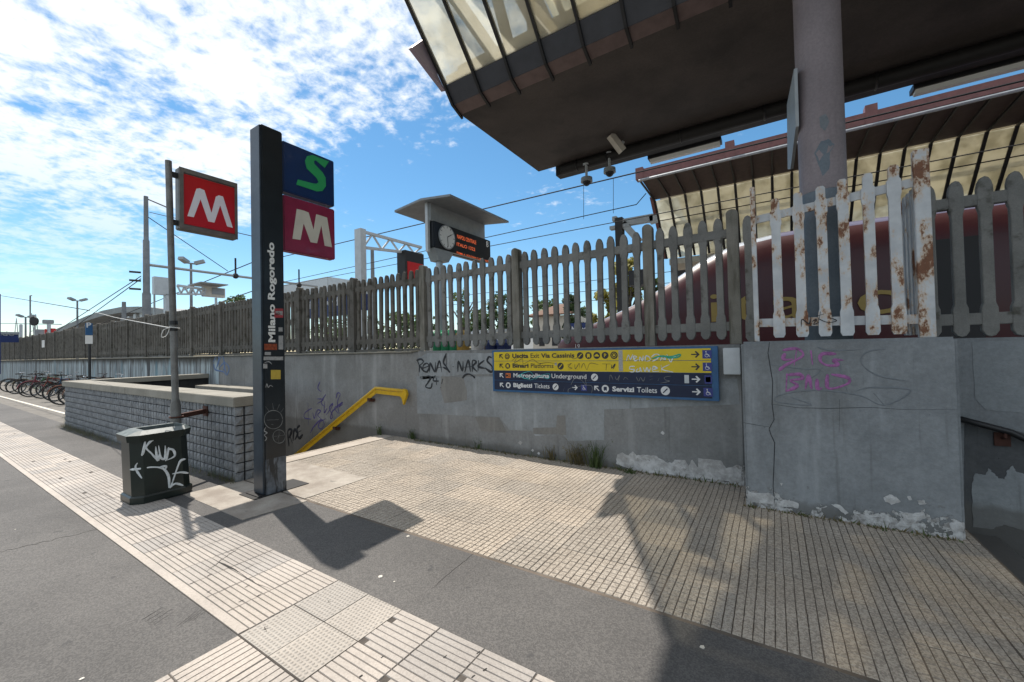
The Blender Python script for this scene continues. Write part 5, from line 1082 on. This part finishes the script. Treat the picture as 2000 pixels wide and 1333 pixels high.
mb = MB(); mb.prism([(XC-.3, ya+.05, zb_-.002), (XC-.3, ya+.75, zb_-.002), (XC-.3, ya+.55, zb_-.28), (XC-.3, ya+.2, zb_-.28)], (.28, 0, 0)); mb.build('support', M['grey'], ck)
mb = MB(); mb.tube([(XC-.15, ya+.35, 1.0), (XC-.15, ya+.35, zb_)], .085, 16); mb.build('pole', M['galv'], ck, 'auto')
Rt = CKp(1230, 305, XC+.75); Rb = CKp(780, 82, XC+.75)
zr_ = (Rt.z+Rb.z)/2; y0r, y1r = Rb.y, Rt.y
mb = MB(); mb.prism([(XC+.75, y0r, zr_), (XC-.15, y0r, zr_+.10), (XC-1.05, y0r, zr_), (XC-1.05, y0r, zr_+.05), (XC-.15, y0r, zr_+.15), (XC+.75, y0r, zr_+.05)], (0, y1r-y0r, 0)); mb.build('roof', plain('shelter_roof_grey', (.21, .225, .24), .5, .2), ck)
# blue-grey info gantry with red panel
def gantry(X, post_px, post_top, ztop_px, arm_px, label, board=None):
    a = atx(post_px, ztop_px, X); t = thing('platform_gantry', label, 'gantry', (X, a.y, 1.0))
    w = .2; mb = MB(); mb.box(X-.15, X+.15, a.y, a.y+w, 1.0, a.z); mb.build('post', M['palegrey'], t)
    e = atx(arm_px, ztop_px, X); mb = MB(); L = e.y-a.y-w; mb.bar((X, a.y+w, a.z-.05), (X, e.y, a.z-.05), .1, .08); mb.bar((X, a.y+w, a.z-.55), (X, e.y, a.z-.30), .1, .08)
    n = 7
    for i in range(n):
        f0, f1 = i/n, (i+1)/n; zl = lambda f: a.z-.55+.25*f; yl = lambda f: a.y+w+L*f
        mb.bar((X, yl(f0), zl(f0) if i % 2 == 0 else a.z-.05), (X, yl(f1), a.z-.05 if i % 2 == 0 else zl(f1)), .05, .05)
    mb.build('truss', M['palegrey'], t); return t, a, e
t, a, e = gantry(-10.8, 698, 0, 447, 822, 'grey truss gantry with hanging red panel on the platform')
p0 = atx(783, 497, -10.8); p1 = atx(821, 560, -10.8); mb = MB(); mb.box(-11.0, -10.6, p0.y, p1.y, p1.z, a.z-.35); mb.build('panel_frame', M['gutter'], t)
mb = MB(); mb.box(-10.598, -10.59, p0.y+.1, p1.y-.06, p1.z, p0.z-.25); mb.build('red_panel', M['m_red'], t)
mb = MB(); q = atx(705, 607, -10.8); q2 = atx(705, 575, -10.8); mb.box(-10.648, -10.63, a.y-.05, a.y+.3, q.z, q2.z); mb.build('blue_plate', M['mblue'], t)
# distant gantry, display and floodlights on the left
t = thing('platform_gantry', 'far grey board and truss carrying a small platform display', 'gantry', (-22, 7, 1.0))
X = -22.0
def bq(x0, y0, x1, y1, m, nm, par, X=X, d=.25):
    a = atx(x0, y0, X); b = atx(x1, y1, X); mb = MB(); mb.box(X-d, X, min(a.y, b.y), max(a.y, b.y), min(a.z, b.z), max(a.z, b.z)); return mb.build(nm, m, par)
bq(301, 540, 331, 577, M['palegrey'], 'back_board', t); bq(324, 575, 333, 640, M['palegrey'], 'post', t, d=.3); bq(301, 575, 304, 640, M['grey'], 'leg', t, d=.1)
mb = MB(); a = atx(346, 558, X); b = atx(402, 566, X); 
mb.bar(a, b, .1, .1); mb.bar(a-Vector((0, 0, .38)), b-Vector((0, 0, .22)), .07, .07)
for i in range(8):
    u_ = a.lerp(b, i/8); v_ = a.lerp(b, (i+1)/8); mb.bar(u_-Vector((0, 0, .34 if i % 2 else 0)), v_-Vector((0, 0, 0 if i % 2 else .3)), .06, .06)
mb.build('truss', M['palegrey'], t)
t = thing('platform_display', 'small tilted platform display with flat roof on the far platform', 'display board', (X, 8, 1.0))
bq(398, 560, 440, 582, M['offwhite'], 'case', t); bq(414, 562, 438, 577, M['grey'], 'screen', t, X=X+.02, d=.02); bq(392, 552, 446, 556, M['grey'], 'roof', t, X=X+.6, d=1.4); bq(421, 582, 425, 640, M['palegrey'], 'pole', t, d=.1)
def flood(px, pytop, Y, label, s=1.0):
    s *= .62; a = aty(px, pytop, Y); t = thing('floodlight_mast', label, 'floodlight', (a.x, Y, .8), 'floodlight masts')
    mb = MB(); mb.tube([(a.x, Y, .8), (a.x, Y, a.z)], [.16*s, .10*s], 8); mb.build('mast', M['mast'], t)
    for k in (-1, 1):
        mb = MB(); mb.bar((a.x+.0, Y+k*.3*s, a.z+.05*s), (a.x+.4*s, Y+k*.95*s, a.z+.32*s), .5*s, .28*s); mb.build('lamp_head', M['grey'], t)
    mb = MB(); mb.bar((a.x, Y-.5*s, a.z), (a.x, Y+.5*s, a.z), .12*s, .12*s); mb.build('crossbar', M['grey'], t)
flood(373, 515, 10, 'tall floodlight mast with two lamp heads behind the fence'); flood(151, 588, 10, 'shorter floodlight mast over the distant platform', 1.0); flood(50, 620, 9, 'leftmost squat floodlight mast beside the round signal', 1.1)
# catenary masts, portal and wires
def mast(px, pytop, Y, label, r=.22):
    a = aty(px, pytop, Y); t = thing('catenary_mast', label, 'mast', (a.x, Y, .8), 'overhead line masts')
    h = a.z; mb = MB(); mb.tube([(a.x, Y, .8), (a.x, Y, .8+(h-.8)*.45), (a.x, Y, .8+(h-.8)*.46), (a.x, Y, .8+(h-.8)*.75), (a.x, Y, .8+(h-.8)*.755), (a.x, Y, h)], [r*1.1, r*1.05, r*.85, r*.8, r*.62, r*.55], 12); mb.build('pole', M['mast'], t, 'auto'); return t, a
t, a = mast(285, 384, 7.0, 'tall grey stepped overhead line mast behind the fence', .16)
XMst = a.x
e = atx(620, 560, XMst); s_ = atx(292, 518, XMst)
mb = MB(); mb.tube([s_, e], .07, 6); mb.build('cross_arm', M['grey'], t)
for z in (-.3, -.7, -1.1): mb = MB(); q = atx(275, 545, XMst); mb.tube([(XMst, 6.8, q.z+z+.6), (XMst-.1, 6.4, q.z+z+.6)], .05, 6); mb.build('insulator', M['gutter'], t)
for x, y in ((460, 522), (584, 542)):
    q = atx(x, y, XMst); mb = MB(); mb.tube([q+Vector((0, 0, .5)), q-Vector((0, 0, .55))], .05, 6); mb.ball(q-Vector((0, 0, .5)), .16, 8); mb.build('insulator', M['gutter'], t)
mast(727, 487, 14, 'slim dark overhead line mast right of the red panel gantry', .16)
mast(242, 590, 9, 'very distant short mast in front of the vaulted roof', .2)
WG = 'overhead railway wires'
def wire(p, q, label, r=.012, sag=0.0, n=8):
    p = Vector(p); q = Vector(q); mb = MB(); mb.tube([p.lerp(q, i/n)-Vector((0, 0, sag*4*(i/n)*(1-i/n))) for i in range(n+1)], r, 5); o = mb.build('overhead_wire', M['wire'], org=p); return single(o, label, 'wire', WG)
def wpx(x0, y0, x1, y1, Y, label, r=.012, sag=0): return wire(aty(x0, y0, Y), aty(x1, y1, Y), label, r, sag)
wpx(510, 512, 2100, 134, 12.5, 'thick uppermost overhead wire running above the departure board to the right edge', .022)
wpx(505, 562, 1243, 400, 12.4, 'second overhead wire passing behind the departure board', .015); wpx(505, 568, 2100, 262, 12.45, 'lower contact wire crossing the far canopy glass', .014)
wpx(1243, 400, 1262, 378, 12.4, 'short stay wire rising to the far canopy end', .014)
for i, x in enumerate((1140, 1198)):
    y0 = 512-(x-510)*.2377; y1 = 568-(x-505)*.1918
    wpx(x, y0, x, y1-18, 12.4, ['left thin vertical dropper between the overhead wires', 'right thin vertical dropper between the overhead wires'][i], .008)
wpx(290, 390, 330, 407, 7.0, 'short wire with insulators from the tall mast top', .03); wire(aty(290, 425, 7.0), atx(445, 530, XMst), 'sloping stay wire from the tall mast to its cross arm', .02)
wpx(292, 415, 520, 468, 7.0, 'thin wire running right from the tall mast behind the M sign', .015)
wpx(60, 680, 275, 540, 6.8, 'upper of two wires descending left from the tall mast', .02); wpx(90, 680, 275, 545, 6.8, 'lower of two wires descending left from the tall mast', .02)
wpx(180, 640, 505, 508, 12.5, 'distant wire rising from the vaulted roof towards the totem', .03); wpx(340, 622, 505, 565, 12.4, 'distant lower wire behind the small platform display', .03)
wpx(0, 632, 120, 634, 14, 'horizontal distant wire at the far left edge', .05)
for i, yy_ in enumerate((.55, .75, .95)):
    wire((-14, 15.5, 2.4+yy_*2), (1, 15.5, 2.4+yy_*2), ['lowest', 'middle', 'highest'][i]+' of three thin wires seen between the pickets', .012)
# signal bracket mast at the far canopy end
SG = thing('catenary_bracket', 'grey angled steel bracket and mast beside the far canopy end', 'bracket', (-3.6, 13, .8)); YQ = 13.0
q = lambda zx, zy: aty(1040+zx/4.443, 400+zy/4.443, YQ)
mb = MB(); a = q(755, 120); mb.box(a.x-.12, a.x+.12, YQ-.12, YQ+.12, .8, a.z); mb.build('mast', M['gutter'], SG)
mb = MB(); mb.bar(q(790, 160), q(1050, 115), .18, .22); mb.bar(q(1045, 100), q(1055, 160), .18, .2); mb.bar(q(790, 165), q(930, 320), .18, .2); mb.build('arm', M['grey'], SG)
mb = MB()
for zy in (150, 200, 250, 300): mb.ball(q(745, zy), .11, 8)
mb.build('insulator', M['gutter'], SG)
mb = MB(); mb.box(q(700, 150).x, q(735, 150).x, YQ-.1, YQ+.1, q(0, 250).z, q(700, 150).z); mb.box(q(680, 320).x, q(850, 320).x, YQ-.1, YQ+.1, q(0, 345).z, q(0, 320).z); mb.build('counterweight', M['grey'], SG)
mb = MB(); mb.box(q(860, 690).x, q(990, 690).x, YQ-.3, YQ+.3, q(0, 800).z, q(0, 690).z); o = mb.build('signal_cabinet', M['train_black'], SG)
# blue name boards
def board(x0, y0, x1, y1, Y, label, s=None):
    a = aty(x0, y0, Y); b = aty(x1, y1, Y); t = thing('station_name_board', label, 'sign', ((a.x+b.x)/2, Y, 1.0)); mb = MB(); mb.bbox(a.x, b.x, Y, Y+.1, b.z, a.z, .01); mb.build('panel', M['mblue'], t)
    for xx in (a.x+.1, b.x-.1): mb = MB(); mb.box(xx-.05, xx+.05, Y+.1, Y+.2, .8, a.z); mb.build('post', M['palegrey'], t)
    if s: text(s, (a.x+(b.x-a.x)*.12, Y-.01, b.z+(a.z-b.z)*.3), (1, 0, 0), (0, 0, 1), M['text_white'], t, width=(b.x-a.x)*.76, height=(a.z-b.z)*.45, bold=.02)
    return t
board(588, 580, 678, 615, 9.0, 'blue station name board behind the pickets right of the totem', 'Milano Rogoredo')
t = thing('station_name_board', 'blue station name board cut by the left frame edge', 'sign', (-44, 4.5, .8)); a = atx(-70, 644, -44); b = atx(37, 669, -44)
mb = MB(); mb.bbox(-44.1, -44, a.y, b.y, b.z, a.z-.3, .01); mb.build('panel', M['mblue'], t); text('Rogoredo', (-44+.002, b.y-2.3, b.z+.35), (0, 1, 0), (0, 0, 1), M['text_white'], t, width=2.1, height=.4)
mb = MB(); mb.bbox(-44.15, -43.9, a.y, b.y, a.z-.3, a.z-.12, .01); mb.build('top_rail', M['grey'], t)
board(1112, 632, 1152, 656, 16, 'small blue board seen through the pickets above the direction sign', 'Milano')
a = atx(1, 575, -40); mb = MB(); mb.box(-40.1, -39.9, a.y-1.2, a.y, .8, a.z); single(mb.build('blue_pylon', M['mblue'], org=(-40, a.y, .8)), 'narrow dark blue pylon at the left frame edge', 'sign')
# recycling bins on the platform
for i, (px, m, lb) in enumerate(((843, 'white', 'white topped waste bin behind the fence'), (857, 'binlid_green', 'leftmost green waste bin behind the fence'), (873, 'binlid_green', 'middle green waste bin behind the fence'), (890, 'binlid_green', 'rightmost green waste bin behind the fence'), (904, 'binlid_yellow', 'ochre waste bin behind the fence'), (932, 'white', 'pale narrow waste bin beside the ochre one'), (962, 'mblue', 'left blue waste bin behind the fence'), (984, 'mblue', 'right blue waste bin behind the fence'))):
    p = aty(px, 650 if i < 6 else 668, 7.2); t = thing('waste_bin', lb, 'bin', (p.x, 7.2, 1.0), 'waste bins on the platform'); zt = p.z
    mb = MB(); mb.tube([(p.x, 7.2, 1.0), (p.x, 7.2, zt-.08)], [.13, .16], 12); mb.build('body', M[m], t, 'auto'); mb = MB(); mb.tube([(p.x, 7.2, zt-.08), (p.x, 7.2, zt-.02), (p.x, 7.2, zt+.05)], [.175, .17, .09], 12); mb.build('lid', M[m], t, 'auto')
# far buildings
HB = thing('house', 'low house with brown tiled roof seen between the pickets', 'house', (0, 30, .8)); Y = 30
a = aty(1040, 620, Y); b = aty(1120, 672, Y)
mb = MB(); mb.box(a.x, b.x, Y, Y+6, .8, a.z); mb.build('wall', M['brick'], HB)
c = aty(1080, 597, Y); mb = MB(); mb.prism([(a.x-.4, Y-.4, a.z), (b.x+.4, Y-.4, a.z), (c.x+1, Y+3, c.z+.3), (c.x-1, Y+3, c.z+.3)], (0, 0, .12)); mb.prism([(a.x-.4, Y-.4, a.z), (c.x-1, Y+3, c.z+.3), (a.x-.4, Y+6.4, a.z)], (0, 0, .12)); mb.build('roof', M['rooftile'], HB)
for k in range(3): mb = MB(); xx = a.x+.6+k*1.2; mb.box(xx, xx+.5, Y-.03, Y+.02, 1.8, 2.6); mb.build('window', M['train_black'], HB)
WH = thing('warehouse', 'long white low warehouse behind the pickets', 'building', (-12, 34, .8)); a = aty(1005, 648, 34); b = aty(1180, 648, 34)
mb = MB(); mb.box(a.x-3, b.x+3, 34, 40, .8, a.z); mb.build('wall', M['white'], WH); mb = MB(); mb.box(a.x-3.2, b.x+3.2, 33.8, 40, a.z, a.z+.3); mb.build('roof', M['grey'], WH)
# vaulted roof far left
VT = thing('vaulted_station_roof', 'wide curved grey vaulted roof on columns in the distance', 'roof', (-50, 14, .8)); Y = 14
pr = [(105, 645), (140, 630), (170, 617), (200, 607), (235, 600), (270, 599), (305, 602), (335, 607), (362, 615)]
up_ = [aty(x, y, Y) for x, y in pr]; 
mb = MB()
for i in range(len(up_)-1):
    a, b = up_[i], up_[i+1]; th = Vector((0, 0, -.6)); mb.prism([a, b, b+th, a+th], (0, 9, 0))
mb.build('vault', M['vault'], VT)
for k, (x, y) in enumerate([(190+i*12.5, 612) for i in range(14)]):
    p = aty(x, y, Y+.5); mb = MB(); mb.box(p.x-.35, p.x+.35, Y+.4, Y+1.0, .8, up_[4].z-.75-abs(k-7)*.14); mb.build('column', M['palegrey'], VT)
# little things at the far left
def far(x0, y0, x1, y1, Y, m, nm, label, cat, d=1.0):
    if x1 < 200:
        X = -46-d; a = atx(x0, y0, X); b = atx(x1, y1, X); mb = MB(); mb.bbox(X, X+min(d, .5), min(a.y, b.y), max(a.y, b.y), min(a.z, b.z), max(a.z, b.z), .03)
        return single(mb.build(nm, m, org=(X, a.y, b.z)), label, cat)
    a = aty(x0, y0, Y); b = aty(x1, y1, Y); mb = MB(); mb.bbox(min(a.x, b.x), max(a.x, b.x), Y, Y+d, min(a.z, b.z), max(a.z, b.z), .05); return single(mb.build(nm, m, org=((a.x+b.x)/2, Y, min(a.z, b.z))), label, cat)
far(66, 644, 88, 672, 8.5, M['grey'], 'signal_cabin', 'grey signal cabin beyond the far left fence', 'cabin', 2)
far(97, 642, 108, 662, 8.4, M['m_red'], 'distant_sign', 'small distant red panel above the far fence', 'sign', .3)
far(86, 643, 90, 668, 8.4, M['m_red'], 'red_post', 'thin distant red post beside the grey cabin', 'post', .3)
far(82, 625, 104, 633, 8.6, M['grey'], 'distant_board', 'distant grey board on a truss at far left', 'sign', .3)
far(91, 632, 98, 668, 8.7, M['palegrey'], 'gantry_post', 'distant pale post under the grey board', 'post', .3)
far(37, 634, 43, 668, 8.6, M['palegrey'], 'concrete_post', 'pale upright post right of the blue board', 'post', .3)
far(500, 567, 640, 575, 20, M['palegrey'], 'shelter_roof', 'pale flat shelter roof just above the fence right of the totem', 'roof', 4)
a = aty(68, 628, 8.8); t = thing('round_signal', 'dark round railway signal disc at the far left', 'signal', (a.x, 8.8, .8)); mb = MB(); mb.disc(a, (.6, -1, 0), .45, .12, 20); mb.build('disc', M['gutter'], t); mb = MB(); mb.tube([a, (a.x, 8.85, .8)], .06, 6); mb.build('post', M['grey'], t)
a = aty(59, 578, 20); t = thing('street_lamp', 'thin distant lamp post with short arm at far left', 'street lamp', (a.x, 20, .8)); mb = MB(); mb.tube([(a.x, 20, .8), a], .14, 6); mb.build('post', M['mast'], t); mb = MB(); mb.bar(a, a+Vector((1.6, 0, -.1)), .2, .2); mb.build('arm', M['grey'], t)
for i, (px, py) in enumerate(((32, 622), (62, 612), (70, 614))):
    a = aty(px, py, 60); t = thing('pylon', ['leftmost', 'middle', 'rightmost'][i]+' of three distant lattice pylons at far left', 'pylon', (a.x, 60, .8), 'distant pylons'); mb = MB()
    for s1, s2 in ((-1, -1), (1, -1), (1, 1), (-1, 1)): mb.bar((a.x+s1*2.2, 60+s2*2.2, .8), a, .3, .3)
    for f in (.35, .55, .75): w_ = 2.2*(1-f); z_ = .8+(a.z-.8)*f; mb.bar((a.x-w_*1.0, 60-w_, z_), (a.x+w_*1.0, 60-w_, z_), .25, .25)
    mb.bar((a.x-4, 60, .8+(a.z-.8)*.62), (a.x+4, 60, .8+(a.z-.8)*.62), .3, .3); mb.build('lattice', M['grey'], t)
# ================================================================== VEGETATION
def tree(px, pytop, Y, wpx_, m, label, n=1600, leaf=.28, gap=.0, seed=1):
    rr = random.Random(seed); top = aty(px, pytop, Y); dist = (top-C0).length; rad = wpx_/F*Vector(top-C0).dot(fw)/2; t = thing('tree', label, 'tree', (top.x, Y, .8), 'trees beyond the tracks'); h = top.z-.8
    mb = MB(); mb.tube([(top.x, Y, .8), (top.x+rr.uniform(-.2, .2), Y, .8+h*.35), (top.x+rr.uniform(-.3, .3), Y, .8+h*.8)], [.05*h, .035*h, .01*h], 8)
    for k in range(6):
        a = rr.uniform(0, 6.28); z = .8+h*rr.uniform(.25, .6); mb.tube([(top.x, Y, z), (top.x+math.cos(a)*rad*.7, Y+math.sin(a)*rad*.7, z+h*.25)], [.02*h, .006*h], 5)
    mb.build('trunk', M['bark'], t, True); mb = MB(); cl_ = []
    for k in range(26):
        a = rr.uniform(0, 6.28); u = rr.random()**.6; zf = rr.uniform(.22, .95); w = rad*(1-abs(zf-.5)**2*2.2)*u; cl_.append((Vector((top.x+math.cos(a)*w, Y+math.sin(a)*w, .8+h*zf)), rad*rr.uniform(.22, .42)))
    for k in range(n):
        c_, r_ = rr.choice(cl_); d = Vector((rr.gauss(0, 1), rr.gauss(0, 1), rr.gauss(0, .8))).normalized()*r_*rr.uniform(.5, 1.1); p = c_+d
        if p.z > top.z or p.z < 1: continue
        u_ = Vector((rr.gauss(0, 1), rr.gauss(0, 1), rr.gauss(0, 1))).normalized()*leaf*rr.uniform(.5, 1); v_ = u_.orthogonal().normalized()*leaf*rr.uniform(.3, .6)
        mb.add([p-u_, p+v_*.8, p+u_, p-v_*.8], [(0, 1, 2, 3)])
    mb.build('crown', m, t)
tree(1225, 497, 19, 60, M['leaf_yellow'], 'yellow green tree right beside the dark bracket mast', 2600, .16, seed=3)
tree(1180, 560, 21, 60, M['leaf_yellow'], 'yellow green bush left of the dark bracket mast', 2200, .16, seed=4)
tree(1270, 540, 22, 60, M['leaf_mid'], 'green tree partly behind the post near the red train', 1600, .18, seed=5)
tree(1120, 575, 30, 50, M['leaf_dark'], 'dark green tree behind the brown roofed house', 1800, .22, seed=6)
tree(985, 570, 38, 70, M['leaf_dark'], 'dark green tree left of the tall fence post', 1800, .3, seed=7)
tree(905, 560, 38, 60, M['leaf_mid'], 'thin leafy tree under the departure board', 900, .26, seed=8)
tree(945, 598, 36, 70, M['leaf_dark'], 'low dark tree right of the board pole', 1700, .3, seed=9)
tree(845, 615, 42, 80, M['leaf_dark'], 'dark rounded tree left of the board pole', 1700, .35, seed=10)
tree(780, 612, 46, 90, M['leaf_mid'], 'green tree below the red panel gantry', 1700, .4, seed=11)
tree(710, 618, 46, 80, M['leaf_dark'], 'dark tree behind the fence between totem and gantry', 1500, .4, seed=12)
tree(640, 622, 48, 80, M['leaf_mid'], 'green tree below the blue name board', 1500, .4, seed=13)
tree(462, 577, 30, 60, M['leaf_mid'], 'small green treetop above the fence left of the totem', 1500, .35, seed=14)
tree(1060, 585, 42, 60, M['leaf_mid'], 'pale green tree behind the house roof', 1300, .3, seed=15)
# weeds
def weed(px, py, h, w, label, m='grass', n=26, z=0.0, seed=0, Yf=None):
    rr = random.Random(seed*7+3); p = atz(px, py, z)
    if Yf: p.y = Yf
    mb = MB()
    for k in range(n):
        a = rr.uniform(0, 6.28); r_ = w*rr.random()**.7; bx_, by_ = p.x+math.cos(a)*r_, p.y+math.sin(a)*r_*.35; hh = h*rr.uniform(.35, 1); lx, ly = rr.gauss(0, .25)*hh, rr.gauss(0, .2)*hh; ww = rr.uniform(.003, .007); s = rr.uniform(0, 3.14); ux, uy = math.cos(s)*ww, math.sin(s)*ww
        mb.add([(bx_-ux, by_-uy, 0), (bx_+ux, by_+uy, 0), (bx_+ux*.8+lx*.4, by_+uy*.8+ly*.4, hh*.6), (bx_-ux*.8+lx*.4, by_-uy*.8+ly*.4, hh*.6), (bx_+lx, by_+ly, hh)], [(0, 1, 2, 3), (3, 2, 4)])
        if rr.random() < .5:
            for q_ in range(4):
                zz_ = hh*rr.uniform(.3, .95); f = zz_/hh; cx_, cy_ = bx_+lx*f, by_+ly*f; l_ = rr.uniform(.012, .03); b_ = rr.uniform(0, 6.28)
                mb.add([(cx_, cy_, zz_), (cx_+math.cos(b_)*l_, cy_+math.sin(b_)*l_, zz_+.01), (cx_+math.cos(b_+.5)*l_*.6, cy_+math.sin(b_+.5)*l_*.6, zz_-.006)], [(0, 1, 2)])
    o = mb.build('weed', M[m], org=(p.x, p.y, 0)); return single(o, label, 'weed', 'weeds growing along the walls')
weed(742, 850, .22, .08, 'small weed at the corner above the stair head', seed=1); weed(806, 858, .22, .10, 'short bushy weed below the black graffiti', seed=2, n=36); weed(830, 861, .15, .09, 'low weed right of the short bushy one', seed=3)
weed(879, 867, .52, .03, 'tall thin single stalk weed at the wall base', seed=4, n=8); weed(902, 869, .12, .10, 'low spreading weed right of the tall stalk', seed=5); weed(936, 877, .26, .07, 'upright leafy weed below the left end of the direction sign', seed=6, n=22)
weed(1075, 899, .28, .10, 'sparse dry weed below the middle of the direction sign', 'drygrass', seed=7); weed(1128, 908, .36, .16, 'brownish feathery weed clump below the direction sign', 'drygrass', n=60, seed=8); weed(1162, 914, .42, .11, 'tallest green weed clump below the direction sign', n=60, seed=9)
weed(1228, 925, .06, .08, 'small flat weed on the tiles before the peeling plaster', seed=10)
mb = MB(); rr = random.Random(5)
for k in range(900):
    x = rr.uniform(-14.7, -6.6); x = -14.7+(x+14.7)*(1 if rr.random() < .4 else .45); y = 2.50-abs(rr.gauss(0, .07)); h = rr.uniform(.03, .17); lx, ly = rr.gauss(0, .4)*h, rr.gauss(0, .4)*h; w = rr.uniform(.003, .008)
    mb.k = 1 if rr.random() < .65 else 0; mb.add([(x-w, y, 0), (x+w, y, 0), (x+lx, y+ly, h)], [(0, 1, 2)])
for k in range(500):
    x = rr.uniform(-17.5, -14.7); y = 3.1-(x+17.5)*.18+rr.gauss(0, .06); h = rr.uniform(.02, .09); w = rr.uniform(.004, .01); mb.k = 0 if rr.random() < .5 else 1
    mb.add([(x-w, y, 0), (x+w, y, 0), (x+rr.gauss(0, .4)*h, y+rr.gauss(0, .4)*h, h)], [(0, 1, 2)])
for k in range(160):
    x = rr.uniform(-6.6, -5.85); y = 2.50-abs(rr.gauss(0, .03)); h = rr.uniform(.03, .14); w = .004; mb.k = 0 if rr.random() < .5 else 1
    mb.add([(x-w, y, 0), (x+w, y, 0), (x+rr.gauss(0, .3)*h, y+rr.gauss(0, .3)*h, h)], [(0, 1, 2)])
for k in range(900):
    x = rr.uniform(-5.6, -.35) if k < 700 else rr.uniform(-.3, 1.25); yb_ = YB if k < 700 else 4.785; y = yb_-.012-abs(rr.gauss(0, .03)); h = rr.uniform(.006, .04) if rr.random() < .85 else rr.uniform(.04, .10); w = rr.uniform(.003, .009); mb.k = 1 if rr.random() < .7 else 0
    mb.add([(x-w, y, .0), (x+w, y, .0), (x+rr.gauss(0, .6)*h, y+rr.gauss(0, .4)*h, h)], [(0, 1, 2)])
    if rr.random() < .5: mb.add([(x, y-.02, .007), (x+w*2, y-.015, .008), (x+w, y-.02-w*2, .010)], [(0, 1, 2)])
o = mb.build('ground_weeds', [M['grass'], M['drygrass']]); o['kind'] = 'stuff'; o['label'] = 'dry grass, small weeds and crumbs along the foot of the parapet and walls'; o['category'] = 'grass'
for o in bpy.data.objects:
    if '_w' in o: del o['_w']
